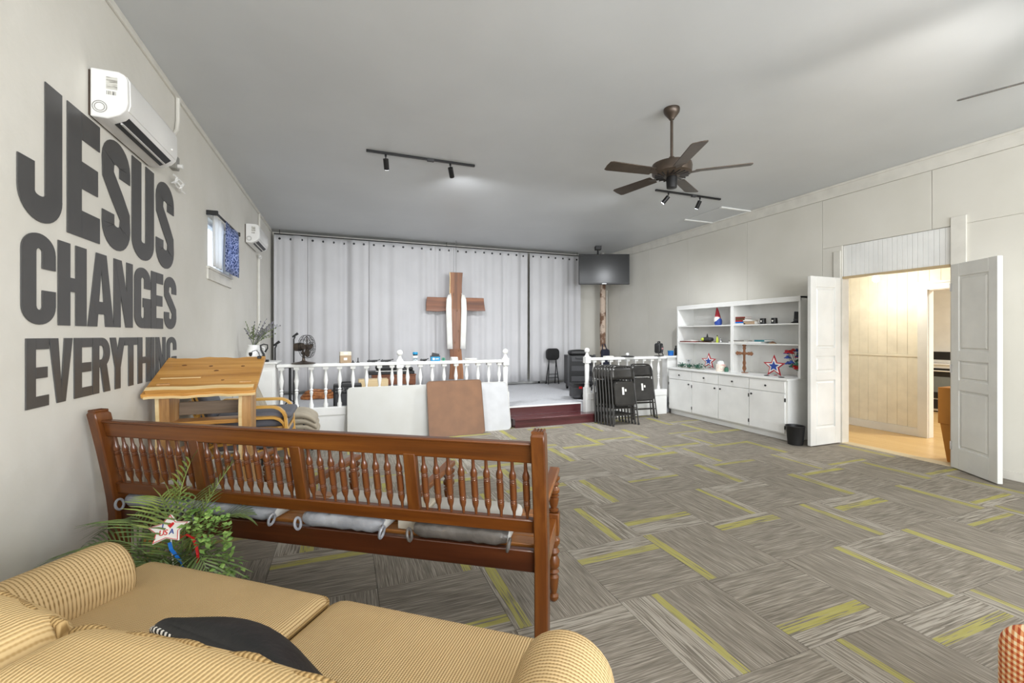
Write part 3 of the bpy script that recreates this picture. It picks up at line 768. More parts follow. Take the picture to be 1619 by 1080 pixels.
# ================================================================== BENCH
BU = Vector((.836, -.549, 0)); BA = math.atan2(-.549, .836)
bench = thing('wooden_bench', 'long brown wooden bench with spindle back seen from behind', 'bench', (-.184, 2.495, 0), BA)
HL = 1.232
def rk(z): return 0 if z < .45 else -.11*((z-.45)/.6)**1.25       # rake of the back
for s in (-1, 1):
    vs = []; fs = []; zs = [0, .2, .45, .55, .65, .75, .85, .95, 1.0, 1.035, 1.05]
    for z in zs:
        y = rk(z); w_ = .031 if z < 1.04 else .024
        d0, d1 = (-.045, .04) if z < 1.04 else (-.034, .03)
        vs += [(s*HL-w_, y+d0, z), (s*HL+w_, y+d0, z), (s*HL+w_, y+d1, z), (s*HL-w_, y+d1, z)]
    for i in range(len(zs)-1):
        for k in range(4): fs.append((4*i+k, 4*i+(k+1) % 4, 4*i+4+(k+1) % 4, 4*i+4+k))
    fs += [(3, 2, 1, 0), tuple(4*(len(zs)-1)+k for k in range(4))]
    p = MB().add(vs, fs).build('back_post', BENZ, bench, bev=.006)
    for k in range(4): MB().cyl((s*HL-.02+k*.0135, rk(1.05)-.034, 1.052), (s*HL-.02+k*.0135, rk(1.05)+.03, 1.052), .008, n=8).build('carved_flute', BENZ, p)
def rail(z0, z1, th, name, m, y_off=0):
    y0, y1 = rk(z0)+y_off, rk(z1)+y_off
    MB().add([(-HL+.03, y0-th/2, z0), (HL-.03, y0-th/2, z0), (HL-.03, y0+th/2, z0), (-HL+.03, y0+th/2, z0), (-HL+.03, y1-th/2, z1), (HL-.03, y1-th/2, z1), (HL-.03, y1+th/2, z1), (-HL+.03, y1+th/2, z1)],
             [(0, 3, 2, 1), (4, 5, 6, 7), (0, 1, 5, 4), (1, 2, 6, 5), (2, 3, 7, 6), (3, 0, 4, 7)]).build(name, m, bench, bev=.006)
rail(.905, .99, .032, 'top_rail', BENX); rail(.985, 1.0, .05, 'rail_cap', BENX)
rail(.571, .636, .045, 'lower_rail', BENX)
rail(.383, .485, .035, 'seat_apron', BEND)
za, zb = .634, .907
spl = sqrt((zb-za)**2+(rk(zb)-rk(za))**2); srx = math.atan2(-(rk(zb)-rk(za)), zb-za)
pr = [(.006, 0), (.008, .03), (.012, .04), (.0155, .055), (.0165, .07), (.012, .073), (.0165, .077), (.012, .081), (.0165, .085), (.012, .089), (.0165, .094), (.0165, .17),
      (.012, .173), (.0165, .177), (.012, .181), (.0165, .185), (.012, .19), (.0165, .195), (.017, .21), (.013, .225), (.009, .235), (.0075, spl)]
SPM = MB().lathe(pr, 10).mesh('spindle', SPIN)
for sec in range(4):
    x0 = -HL+sec*2*HL/4; w_ = 2*HL/4
    for k in range(9):
        inst('spindle', SPM, bench, (x0+.034+(k+.5)*(w_-.068)/9, rk(za), za), (srx, 0, 0))
for x in (-HL/2, 0, HL/2):
    MB().bar((x, rk(.62), .62), (x, rk(.92), .92), .06, .035).build('stile', BENZ, bench, bev=.004)
# seat slats, front apron
for k in range(5):
    y = .035+k*.083
    MB().box(-HL+.03, HL-.03, y, y+.077, .468, .49).build('seat_slat', SLAT, bench, bev=.004)
MB().box(-HL+.03, HL-.03, .42, .445, .38, .468).build('front_apron', BEND, bench, bev=.004)
def turned(parent, x, y, z0, z1, name):
    h = z1-z0
    pr = [(.016, 0), (.026, .03*h), (.028, .08*h), (.016, .11*h), (.024, .2*h), (.030, .36*h), (.020, .4*h), (.032, .44*h), (.02, .48*h), (.032, .52*h), (.034, .6*h), (.022, .68*h), (.034, .74*h), (.022, .8*h), (.034, .86*h), (.036, .92*h), (.02, .97*h), (.02, h)]
    MB().lathe([(r_, z+z0) for r_, z in pr], 14, T(x, y, 0)).build(name, BENZ, parent)
for x in (-HL, -HL/2, 0, HL/2, HL):
    end = abs(x) > 1.2
    yb = rk(.68)
    MB().add([(x-.022, yb+.03, .675), (x+.022, yb+.03, .675), (x+.03, .47, .70), (x-.03, .47, .70), (x-.022, yb+.03, .705), (x+.022, yb+.03, .705), (x+.03, .47, .73), (x-.03, .47, .73)],
             [(0, 3, 2, 1), (4, 5, 6, 7), (0, 1, 5, 4), (1, 2, 6, 5), (2, 3, 7, 6), (3, 0, 4, 7)]).build('armrest', BENY, bench, bev=.008)
    turned(bench, x, .435, .49, .70, 'arm_post')
    if end:
        MB().box(x-.032, x+.032, .40, .465, .37, .49).build('leg_block', BENZ, bench, bev=.004)
        turned(bench, x, .432, 0, .37, 'front_leg')
        MB().box(x-.02, x+.02, .04, .4, .375, .465).build('end_apron', BENY, bench, bev=.004)
# ---- cushions on the bench
def bw(x, y, z=0): return bench.matrix_basis @ Vector((x, y, z)) if False else (Matrix.Translation((-.184, 2.495, 0)) @ RZ(BA)) @ Vector((x, y, z))
def cushion(label, x, y, m, w_=.46, d=.36, tilt=0):
    p = bw(x, y, .491); t = thing('bench_cushion', label, 'cushion', p, BA+tilt, 'tied cushions along the bench seat')
    MB().rbox(w_/2, d/2, .036, .034, 10, .014, T(0, 0, .037)).build('top', CUSHT, t)
    # rolled rear hem
    pts = [(-w_/2+.01+k*(w_-.02)/16, -d/2+.012, .039+.003*sin(k*2.2)) for k in range(17)]
    rr = [.026]+[.039*(1-.12*(k % 5 == 0)) for k in range(1, 16)]+[.026]
    MB().tube(pts, rr, 14).build('rear_roll', m, t)
    for s in (-1, 1):
        lp = [(s*(w_/2+.004+.006*sin(k*2*pi/14)), -d/2-.03+.022*cos(k*2*pi/14), .022+.028*sin(k*2*pi/14)) for k in range(14)]
        MB().tube(lp, .007, 6, True).build('tie_loop', m, t)
    for i in range(3):
        MB().lathe(ball(.007, 6), 8, T(-w_/3+i*w_/3, .02, .07)).build('tuft_button', CUSHT, t)
cushion('silver cushion at the lettered wall end of the bench', -.95, .165, CUSH, .44)
cushion('silver cushion on the bench behind the palm fronds', -.44, .165, CUSH, .5, tilt=.03)
cushion('silver cushion in the middle of the bench beside the cream block', .22, .16, CUSH)
cushion('charcoal backed cushion at the free end of the bench', .84, .165, CUSHD, .48)
o = MB().box(-.06, .06, -.12, .12, 0, .075).build('wooden_block', CREAMB, bev=.004); o.location = bw(.545, .17, .491); o.rotation_euler = (0, 0, BA+.02)
tag(o, 'small cream box lying on the bench between two cushions', 'box')
# ================================================================== SOFA
SA = -R(37.5); SU = Vector((cos(SA), sin(SA), 0)); SN = Vector((-sin(SA), cos(SA), 0))
su0, sn0 = -1.165, .93
sofa = thing('corduroy_sofa', 'tan corduroy sofa in the foreground seen from behind its back', 'sofa', tuple(SU*su0+SN*sn0), SA)
def loc(u, n): return u-su0, n-sn0
def part(name, m, u0, u1, n0, n1, z0, z1, r, puff=0, par=sofa, fn=None, n=12):
    x0, y0 = loc(u0, n0); x1, y1 = loc(u1, n1)
    return MB().rbox((x1-x0)/2, (y1-y0)/2, (z1-z0)/2, r, n, puff, T((x0+x1)/2, (y0+y1)/2, (z0+z1)/2), fn).build(name, m, par, ang=180)
part('base', CORU, -2.05, -.26, .5, 1.3, .06, .3, .04)
part('back_frame', CORB, -1.98, -.2, .36, .56, .1, .80, .06)
def cush_welt(o, u0, u1, n0, n1, z, r, rad=.008):
    x0, y0 = loc(u0, n0); x1, y1 = loc(u1, n1); q = []
    for cx_, cy_, a in ((x1-r, y1-r, 0), (x0+r, y1-r, 90), (x0+r, y0+r, 180), (x1-r, y0+r, 270)): q += [(px_, py_, z) for px_, py_ in arc(cx_, cy_, r, r, a, a+90, 6)]
    MB().tube(q, rad, 8, True).build('welt', WELT, o, ang=180)
c1 = part('seat_cushion', CORU, -2.16, -1.157, .74, 1.46, .27, .455, .06, .025); cush_welt(c1, -2.15, -1.166, .75, 1.45, .425, .05)
c2 = part('seat_cushion', CORU, -1.15, -.17, .74, 1.46, .27, .455, .06, .02); cush_welt(c2, -1.142, -.18, .75, 1.45, .425, .05)
def arm(u0, u1, n0, n1):
    r_ = (u1-u0)/2+.0; cu = (u0+u1)/2; ztop = .64
    prof = [(-r_*.8, 0), (-r_*.85, ztop-2*r_)]
    prof += arc(0, ztop-r_, r_, r_, 205, -25, 20)
    prof += [(r_*.85, ztop-2*r_), (r_*.8, 0)]
    vs = []; fs = []; ns = [(n0, .9), (n0+.02, 1), ((n0+n1)/2, 1.0), (n1-.06, 1.03), (n1-.02, 1.0), (n1-.004, .93), (n1, .82)]
    m_ = len(prof)
    for nn, sc in ns:
        for px_, pz in prof:
            x, y = loc(cu+px_*sc, nn); vs.append((x, y, .06+(pz-.06)*1 if pz < .1 else (ztop-r_)+(pz-(ztop-r_))*sc))
    for i in range(len(ns)-1):
        for k in range(m_): fs.append((i*m_+k, i*m_+(k+1) % m_, (i+1)*m_+(k+1) % m_, (i+1)*m_+k))
    fs += [tuple(range(m_-1, -1, -1)), tuple(range((len(ns)-1)*m_, len(ns)*m_))]
    return MB().add(vs, fs).build('arm', CORN, sofa, ang=60)
arm(-2.17, -1.91, .5, 1.24); arm(-.33, -.07, .45, 1.24)
def backc(u0, u1):
    x0, y0 = loc(u0, .47); x1, y1 = loc(u1, .70)
    cxm, cym = (x0+x1)/2, (y0+y1)/2
    def fn(v):                                   # soft slump: top bulges, lower part thicker
        return Vector((v.x, v.y-.05*(v.z/.26)+.02*(1-(v.x/((x1-x0)/2))**2), v.z+.015*(1-(2*v.x/(x1-x0))**2)))
    o = MB().rbox((x1-x0)/2, (y1-y0)/2, .24, .075, 12, .0, T(cxm, cym, .625), fn).build('back_cushion', CORB, sofa, ang=180)
    hx_ = (x1-x0)/2-.02
    for yy, zz in ((.085, .845), (-.115, .84)):
        pts = [(cxm+hx_*(-1+2*k/30), cym+yy-.05*(1)+.02*(1-(-1+2*k/30)**2)+.004*sin(k*.9), zz+.015*(1-(-1+2*k/30)**2)+.004*sin(k*1.3)) for k in range(31)]
        pts = [(pts[0][0]-.015, pts[0][1], zz-.2), (pts[0][0]-.012, pts[0][1], zz-.05)]+pts+[(pts[-1][0]+.012, pts[-1][1], zz-.05), (pts[-1][0]+.015, pts[-1][1], zz-.2)]
        MB().tube(pts, .011, 8).build('welt', WELT, o, ang=180)
backc(-2.0, -1.175); backc(-1.165, -.27)
# ---- black pillow with striped cord
pc = SU*(-1.0)+SN*.88
pl = thing('throw_pillow', 'black pillow with black and white striped cord on the sofa', 'pillow', (pc.x, pc.y, .475), SA-.10)
Mp = T(0, 0, .148) @ RX(R(-46))
def pf(v):
    k = (abs(v.x)/.235)**2
    return Vector((v.x, v.y*(1-.1*k), v.z))
MB().rbox(.235, .125, .03, .028, 12, .06, Mp, pf, px=2).build('cushion', BLKCL, pl, ang=180)
cp = [Mp @ Vector((x_, y_, 0)) for x_, y_ in rrect(.475, .228, .04, 5)]
MB().tube(cp, .008, 8, True).build('cord_trim', CORD, pl, ang=180)
# ================================================================== PALM ARRANGEMENT
CR = Vector((cos(A), -sin(A), 0)); CF = Vector((sin(A), cos(A), 0))      # room directions across / along the view
pp = Vector((-.76, 2.58, 0))
plant = thing('palm_arrangement', 'potted palm and ivy arrangement between sofa and bench', 'plant', tuple(pp))
MB().lathe([(.085, 0), (.09, .01), (.12, .2), (.125, .21), (.112, .21), (.105, .19), (.02, .185)], 20).build('pot', pm('woven_pot', (120, 92, 62), .8, c2=(92, 68, 44), vs=40, bs=60, bst=.5), plant)
def frond(tip, mid, n, ll, m, base=(0, 0, .19)):
    b0 = Vector(base); p1 = Vector(mid); p2 = Vector(tip); mb = MB()
    def pos(t): return b0*(1-t)**2+p1*2*t*(1-t)+p2*t*t
    pts = [pos(k/14) for k in range(15)]
    mb.tube(pts, [.006*(1-.75*k/14) for k in range(15)], 5)
    for k in range(n):
        t = .22+.78*k/(n-1); p = pos(t); d = (pos(min(1, t+.02))-pos(max(0, t-.02))).normalized()
        side = d.cross(Vector((0, 0, 1))); side = side.normalized() if side.length > .05 else Vector((1, 0, 0))
        up = side.cross(d)
        L = ll*1.25*(.5+.9*sin(pi*min(1, (t-.15)/.9)))*(.9+.2*random.random())
        for s in (-1, 1):
            dr = (side*s*.75+d*.75+up*.18+Vector((0, 0, -.08))).normalized()
            q = [p+dr*L*f+Vector((0, 0, -.22*L*f*f)) for f in (0, .35, .7, 1)]
            wv = d.cross(dr).cross(dr).normalized(); wd = [.002, .0048, .004, .0005]
            vs = [];
            for a_, ww in zip(q, wd): vs += [a_-wv*ww, a_+wv*ww]
            nrm = dr.cross(wv)*.0006
            n0 = len(vs); vs = vs+[v+nrm for v in vs]
            fs = []
            for i in range(3): fs += [(2*i, 2*i+1, 2*i+3, 2*i+2), (n0+2*i+2, n0+2*i+3, n0+2*i+1, n0+2*i)]
            mb.add(vs, fs)
    return mb.build('frond', m, plant, ang=180)
def fr(tx, tz, tf, mx, mz, mf, n, ll, m): return frond(tuple(CR*tx+CF*tf+Vector((0, 0, tz))), tuple(CR*mx+CF*mf+Vector((0, 0, mz))), n, ll, m)
fr(.02, .83, .05, -.08, .55, .02, 18, .15, LEAFL)
fr(.19, .80, .10, .02, .55, .05, 17, .14, LEAFL)
fr(.12, .70, -.05, 0, .5, 0, 15, .13, LEAF)
fr(-.50, .40, -.05, -.22, .62, 0, 21, .15, LEAF)
fr(-.40, .50, .12, -.18, .66, .05, 18, .14, LEAF)
fr(-.42, .33, -.16, -.2, .56, -.08, 18, .13, LEAF)
fr(.25, .30, -.14, .16, .62, -.08, 17, .12, LEAF)
fr(.02, .30, -.22, .04, .62, -.12, 15, .13, LEAF)
fr(.27, .55, .1, .12, .62, .05, 15, .12, LEAF)
fr(-.2, .62, .14, -.1, .55, .08, 14, .12, LEAFL)
fr(-.22, .30, -.2, -.12, .58, -.1, 15, .12, LEAF)
def ivy():
    mb = MB(); lf = []
    for k in range(230):
        t = random.random(); a_ = random.random()*2*pi; rr = .085*random.random()**.5
        c = CR*(.15+.15*t+rr*cos(a_))+CF*(-.06+rr*sin(a_))+Vector((0, 0, .58-.40*t*t+.06*random.random()))
        M = T(*c) @ RZ(random.random()*6.3) @ RX(random.uniform(-.9, .5)) @ RY(random.uniform(-.5, .5))
        s = random.uniform(.013, .021)
        mb.add([(0, -s, 0), (s*.7, 0, s*.15), (0, s, -.1*s), (-s*.7, 0, s*.15), (0, -s, .001), (s*.7, 0, s*.15+.001), (0, s, -.1*s+.001), (-s*.7, 0, s*.15+.001)], [(0, 1, 2, 3), (7, 6, 5, 4)], M)
    tag(mb.build('ivy_leaves', IVY, plant, smooth=False), kind='stuff')
    st_ = MB()
    for k in range(5):
        st_.tube([Vector((0, 0, .19)), CR*(.1+.02*k)+CF*(.02*k-.04)+Vector((0, 0, .46-.02*k)), CR*(.22+.02*k)+CF*(.03*k-.05)+Vector((0, 0, .38-.06*k))], .003, 5)
    st_.build('ivy_stems', STEMG, plant)
ivy()
# star pick with the words I (heart) USA
def starpoly(r, k=.5, rot=90): return [((r if i % 2 == 0 else r*k)*cos(R(rot+36*i)), (r if i % 2 == 0 else r*k)*sin(R(rot+36*i))) for i in range(10)]
def text_mesh(body, size, depth=.0015):
    cu = bpy.data.curves.new('text', 'FONT'); cu.body = body; cu.size = size; cu.extrude = depth; cu.align_x = 'CENTER'; cu.align_y = 'CENTER'
    o = bpy.data.objects.new('text', cu); COL.objects.link(o)
    dg = bpy.context.evaluated_depsgraph_get(); me = bpy.data.meshes.new_from_object(o.evaluated_get(dg))
    bpy.data.objects.remove(o); return me
sp = pp+CR*.03-CF*.06
pick = thing('star_pick', 'white star ornament reading I heart USA stuck in the palm', 'ornament', (sp.x, sp.y, .3), -A)
face = T(-.01, -.03, .258) @ RX(R(62)) @ RZ(R(9))
MB().prism([(x*1.45, y*1.0) for x, y in starpoly(.07, .55)], -.006, .004, face).build('star', PAPER, pick, bev=.003)
b_ = MB(); s1 = [(x*1.36, y*.93) for x, y in starpoly(.07, .55)]; s2 = [(x*1.28, y*.87) for x, y in starpoly(.07, .55)]
b_.strip(s1+[s1[0]], s2+[s2[0]], .004, .0055, face); b_.build('red_outline', REDB, pick)
def lettering(body, size, m, x, y, nm):
    me = text_mesh(body, size); me.materials.append(m); o = bpy.data.objects.new(nm, me); COL.objects.link(o); o.parent = pick
    o.matrix_local = face @ T(x, y, .0056)
lettering('I', .036, NAVY, -.024, .016, 'word_i'); lettering('US', .034, REDB, -.015, -.013, 'letters_us'); lettering('A', .034, NAVY, .022, -.013, 'letter_a')
hp = [(.0009*16*sin(t)**3, .0009*(13*cos(t)-5*cos(2*t)-2*cos(3*t)-cos(4*t))) for t in [2*pi*k/24 for k in range(24)]]
MB().prism(hp, .0045, .006, face @ T(.012, .018, 0)).build('heart', REDB, pick)
MB().cyl((0, 0, -.05), (0, -.028, .24), .003, n=6).build('stick', PAPER, pick)
def ribbon(nm, m, pts, wd=.009):
    mb = MB()
    for i in range(len(pts)-1): mb.bar(pts[i], Vector(pts[i])+(Vector(pts[i+1])-Vector(pts[i]))*1.04, wd, .001)
    mb.build(nm, m, pick)
ribbon('blue_ribbon', BLUE, [(.0, -.035, .20), (.012, -.04, .17), (.04, -.05, .15), (.065, -.055, .125), (.075, -.05, .09), (.09, -.05, .05)], .016)
ribbon('red_ribbon', REDB, [(.05, -.04, .22), (.075, -.03, .235), (.105, -.03, .22), (.128, -.04, .19), (.14, -.045, .15), (.14, -.045, .11)], .013)
ribbon('silver_bow', CHROME, [(.02, .0, .30), (.045, .0, .325), (.065, .01, .29), (.085, 0, .31), (.09, 0, .27)], .016)
# ================================================================== LECTERN
lec = thing('cedar_lectern', 'live edge cedar lectern with slanted top behind the bench', 'lectern', (-.965, 3.97, 0))
f0, f1 = Vector((0, -.22, 1.03)), Vector((0, .23, 1.262))
sl = math.atan2(f1.z-f0.z, f1.y-f0.y)
Mt = T(0, f0.y, f0.z) @ RX(sl)
L_ = (f1-f0).length
def live(y, amp, ph): return [(-.34+.68*k/24, y+amp*sin(k*.55+ph)+amp*.5*sin(k*1.3+ph)) for k in range(25)]
lo_ = live(0, .006, 0); hi_ = live(L_, .009, 2)
lo_[0] = (-.355, -.005); hi_[0] = (-.335, L_+.01)
MB().prism(lo_+hi_[::-1], 0, .03, Mt).build('slanted_top', CEDAR, lec, bev=.003)
ed = live(-.004, .006, 0)
MB().strip([(x, y+.01) for x, y in ed], [(x, y-.012) for x, y in ed], .0, .012, Mt).build('sapwood_edge', SAPW, lec)
lip = [(-.33+.66*k/24, .02+.005*sin(k*.5)) for k in range(25)]
MB().strip([(x, y+.018) for x, y in lip], [(x, y-.018) for x, y in lip], .03, .062, Mt).build('book_ledge', CEDAR, lec, bev=.004)
MB().strip([(x, y+.016) for x, y in lip], [(x, y-.019) for x, y in lip], .062, .066, Mt).build('ledge_sapwood', SAPW, lec)
MB().box(-.3, -.05, .2, .2095, .0301, .0318, Mt).build('sapwood_streak', SAPW, lec)
for s in (-1, 1):
    x = -.26 if s < 0 else .255
    wv = [(-.055+.004*sin(k*1.7+s), 1.12*k/12) for k in range(13)]; wv2 = [(.055+.004*sin(k*1.3), 1.12*k/12) for k in range(13)]
    # upright plank: wide in y, seen with its pale edge in front
    M = Matrix(((0, 0, 1, x), (1, 0, 0, 0), (0, 1, 0, 0), (0, 0, 0, 1)))
    MB().strip([(a*1.9-.03, z) for a, z in wv], [(a*1.9-.03, z) for a, z in wv2], -.04, .04, M).build('upright', CEDZ, lec, bev=.003)
    MB().strip([(a*1.9-.035, z*.985) for a, z in wv], [(a*1.9-.022, z*.985) for a, z in wv], -.042, -.02, M).build('sapwood_edge', SAPW, lec)
MB().prism([(-.22, -.1), (.215, -.1), (.215, .07), (-.22, .07)], .80, .83).build('shelf', CEDAR, lec, bev=.004)
MB().box(-.22, .215, .06, .085, .855, .955).build('back_rail', DARKW, lec, bev=.003)
MB().box(-.36, .36, -.2, .2, 0, .035).build('foot_board', CEDAR, lec, bev=.004)
for kx, ky, kr in ((-.2, .39, .012), (-.24, .13, .011), (-.02, .37, .010), (.03, .30, .012), (.2, .36, .010), (.1, .16, .008)):
    MB().lathe([(kr, 0), (kr*.9, .0012), (kr*.3, .0014)], 10, Mt @ T(kx, ky, .0300) @ Matrix.Diagonal((1.5, .8, 1, 1))).build('knot', KNOT, lec)
mc = thing('clip_lamp', 'small black clip lamp on the upper edge of the lectern', 'lamp', tuple(Vector((-.965, 3.97, 0))+(Mt @ Vector((.3, L_-.03, .03)))))
MB().box(-.014, .014, -.02, .012, 0, .022).build('clip', BLACK, mc, bev=.003)
MB().tube([(0, 0, .02), (-.005, 0, .05), (-.025, -.005, .07), (-.05, -.01, .06), (-.058, -.012, .045)], .003, 6).build('gooseneck', BLACK, mc)
MB().lathe([(.006, 0), (.012, .012), (.014, .03), (.004, .034)], 10, T(-.063, -.012, .02)).build('lamp_head', BLACK, mc)
# ================================================================== STACK OF BENTWOOD ARMCHAIRS
def bentchair(label, z, first=False):
    t = thing('bentwood_armchair', label, 'chair', (-.87, 4.72+random.uniform(-.01, .01), z), 0, 'stacked bentwood armchairs behind the lectern')
    for s in (-1, 1):
        y = s*.27
        pts = [(-.34, .30), (-.30, .60), (-.22, .64), (.0, .635), (.25, .63)]+[(.25+.12*sin(R(a_)), .51+.12*cos(R(a_))) for a_ in (15, 35, 55, 75, 90)]+[(.385, .3), (.4, 0)]
        mb = MB()
        a_, b_ = stroke(pts, (.0125, .0125))
        M = Matrix(((1, 0, 0, 0), (0, 0, 1, y), (0, 1, 0, 0), (0, 0, 0, 1)))
        mb.strip(a_, b_, -.03, .03, M); mb.build('arm_loop', BENTW, t, bev=.003, ang=50)
        pts = [(-.36, 0), (-.36, .25), (-.33, .34), (-.2, .40), (.2, .42), (.36, .43)]
        a_, b_ = stroke(pts, (.012, .012)); MB().strip(a_, b_, -.02, .02, Matrix(((1, 0, 0, 0), (0, 0, 1, y-s*.06), (0, 1, 0, 0), (0, 0, 0, 1)))).build('side_frame', BENTW, t, bev=.003, ang=50)
    MB().rbox(.29, .2, .035, .03, 8, .012, T(.1, 0, .47)).build('seat', GSEAT, t, ang=180)
    Mb = T(-.25, 0, .50) @ RY(R(-18))
    MB().rbox(.03, .2, .2, .028, 8, 0, Mb @ T(.03, 0, .2)).build('backrest', GSEAT, t, ang=180)
    for k in range(5):
        MB().box(-.018, -.003, -.2+k*.09, -.165+k*.09, -.1, .42, Mb).build('back_slat', BENTW, t, bev=.003)
    MB().box(.36, .385, -.22, .22, .40, .43).build('cross_rail', BENTW, t)
    return t
bentchair('bentwood armchair at the bottom of the stack, standing on the floor', 0)
bentchair('bentwood armchair in the middle of the stack', .098)
tc_ = bentchair('bentwood armchair on top of the stack with exposed slate seat', .196)
MB().rbox(.3, .24, .03, .028, 8, .015, T(.12, 0, .545)).build('seat_pad', GSEAT, tc_, ang=180)
# ---- beige padded chairs, nested in a low stack
def padded(label, x, y, dz):
    t = thing('padded_chair', label, 'chair', (x, y, dz), 0, 'beige padded chairs nested by the stage railing')
    def fn(v): return Vector((v.x, v.y, v.z-.10*max(0, (v.x-.12)/.2)**2))
    MB().rbox(.31, .25, .03, .028, 12, .01, T(0, 0, .40), fn).build('seat', BEIGE, t, ang=180)
    Mb = T(-.28, 0, .43) @ RY(R(-22))
    def fb(v): return Vector((v.x-.06*(v.y/.24)**2, v.y, v.z))
    for k in range(4): MB().rbox(.03, .068, .2, .026, 6, 0, Mb @ T(0, -.18+k*.12, .2)).build('back_channel', BEIGE, t, ang=180)
    MB().box(-.26, .2, -.2, .2, .355, .369).build('seat_frame', DKGRY, t, bev=.004)
    for sx in (-1, 1):
        for sy in (-1, 1): MB().cyl((sx*.24-.03, sy*.26, 0), (sx*.2-.03, sy*.22, .36), .012).build('leg', BLKM, t)
for k, lb in enumerate(('lowest beige padded chair of the nested stack at the railing', 'middle beige padded chair of the nested stack', 'topmost beige padded chair of the nested stack, behind the bentwood stack')):
    padded(lb, -.6-.012*k, 5.86, .068*k)
# ================================================================== FOLDED TABLES LEANING ON THE RAILING
def table(name, label, px0, px1, yb, yt, z1, th, m, r, metal=False, edge=None):
    """a folded table top resting on its edge, leaning back from yb (floor) to yt (top)"""
    xm0, xm1 = px0, px1
    w_ = xm1-xm0; ang = math.atan2(yt-yb, z1); H = sqrt(z1*z1+(yt-yb)**2)
    t = thing(name, label, 'table', ((xm0+xm1)/2, yb, .0), 0, 'folded tables leaning on the stage railing')
    M = RX(pi/2-ang) @ T(0, H/2, 0)     # local xy -> leaning plane
    MB().prism(rrect(w_, H, r, 6), -th, 0, M).build('top', m, t, bev=.006, ang=50)
    if edge: 
        a_ = rrect(w_, H, r, 6); b2 = rrect(w_-.02, H-.02, r-.006, 6)
        MB().strip(a_+[a_[0]], b2+[b2[0]], 0, .003, M).build('rim', edge, t)
    for s in (-1, 1):
        MB().tube([M @ Vector((s*w_*.3, -H*.35, -th-.02)), M @ Vector((s*w_*.3, H*.35, -th-.02))], .012, 8).build('folded_leg', DKGRY, t)
    return t
def leant(px, py, yy): return P(px, py, Y=yy)
fz = 0
table('folding_table', 'long grey-white folding table leaning on the railing, left of the brown one', .03, 1.36, 6.38, 6.545, .735, .045, TBLW, .06)
table('folding_table', 'tan brown card table leaning between two white tables', 1.125, 1.965, 6.24, 6.46, .79, .03, BROWNT, .05, edge=pm('table_rim_brown', (112, 82, 60), .5))
table('folding_table', 'small white folding table leaning at the right of the brown one', 1.55, 2.43, 6.36, 6.56, .73, .035, TBLW2, .07, edge=TBLW)
# ================================================================== FOLDING CHAIRS
def folding_chair(label, x, y, lean, rz=0, sticker=False):
    t = thing('folding_chair', label, 'chair', (x, y, 0), rz, 'black folding chairs')
    M = RX(-lean)
    def tp(pts): return [M @ Vector(p) for p in pts]
    w_ = .215
    pts = [(-w_-.02, 0, 0), (-w_, 0, .5), (-w_, 0, .84)]+[(-w_+.1-.1*cos(R(a_)), 0, .84+.12*sin(R(a_))) for a_ in (20, 45, 70, 90)]
    pts = pts+[(-p[0], p[1], p[2]) for p in pts[::-1]]
    MB().tube(tp(pts), .0125, 10).build('front_frame', CHAIRM, t)
    pts = [(-w_+.03, .035, .03), (-w_+.03, .03, .5), (w_-.03, .03, .5), (w_-.03, .035, .03)]
    MB().tube(tp(pts), .0115, 8).build('rear_frame', CHAIRM, t)
    vs = []; fs = []
    for i in range(9):
        u = -1+2*i/8
        for z in (.745, .80, .88, .935):
            xx = u*(w_-.012)*(1 if z < .9 else .9); vs.append((xx, -.012-.02*(u*u-1)*-1*0+.018*(1-u*u), z))
    for i in range(8):
        for j in range(3): a_ = i*4+j; fs.append((a_, a_+1, a_+5, a_+4))
    o = MB().add([tuple(M @ Vector(v)) for v in vs], fs).build('backrest', CHAIRM, t, ang=180)
    sd = o.modifiers.new('th', 'SOLIDIFY'); sd.thickness = .004
    seat = MB().prism(rrect(.36, .37, .05, 5), -.008, .016, M @ T(0, -.02, .515) @ RX(pi/2)).build('seat', CHAIRM, t, bev=.005)
    a_ = rrect(.375, .385, .055, 5); MB().tube([M @ Vector((px_, -.026, .515+pz)) for px_, pz in a_], .008, 6, True).build('seat_rim', CHAIRM, seat)
    for z in (.17, .28):
        MB().cyl(M @ Vector((-w_-.01, .0, z)), M @ Vector((w_+.01, .0, z)), .008).build('crossbar', CHAIRM, t)
    if sticker:
        MB().box(-.05, -.015, -.039, -.037, .50, .62, M).build('paper_label', PAPER, t)
        MB().box(.0, .03, -.039, -.037, .55, .59, M).build('round_label', PAPER, t)
    for s in (-1, 1): MB().cyl(M @ Vector((s*(w_+.02), 0, 0)), M @ Vector((s*(w_+.02), 0, .03)), .016).build('foot_cap', BLACK, t)
ordc = ['front chair of the leaning row, facing out with white paper labels', 'second chair from the front of the leaning row', 'third chair from the front of the leaning row', 'fourth chair from the front of the leaning row', 'fifth chair from the front of the leaning row', 'sixth chair from the front of the leaning row', 'rearmost chair of the leaning row, next to the newel post']
for k in range(7):
    folding_chair('black folding chair, '+ordc[k], 4.27-.018*k, 5.955+.061*k, R(8), rz=R(-3), sticker=(k == 0))
folding_chair('black folding chair leaning right of the row, nearest the white cabinet', 4.92, 6.30, R(9), R(-5), True)
folding_chair('black folding chair tucked behind the one beside the white cabinet', 4.93, 6.37, R(9), R(-5))
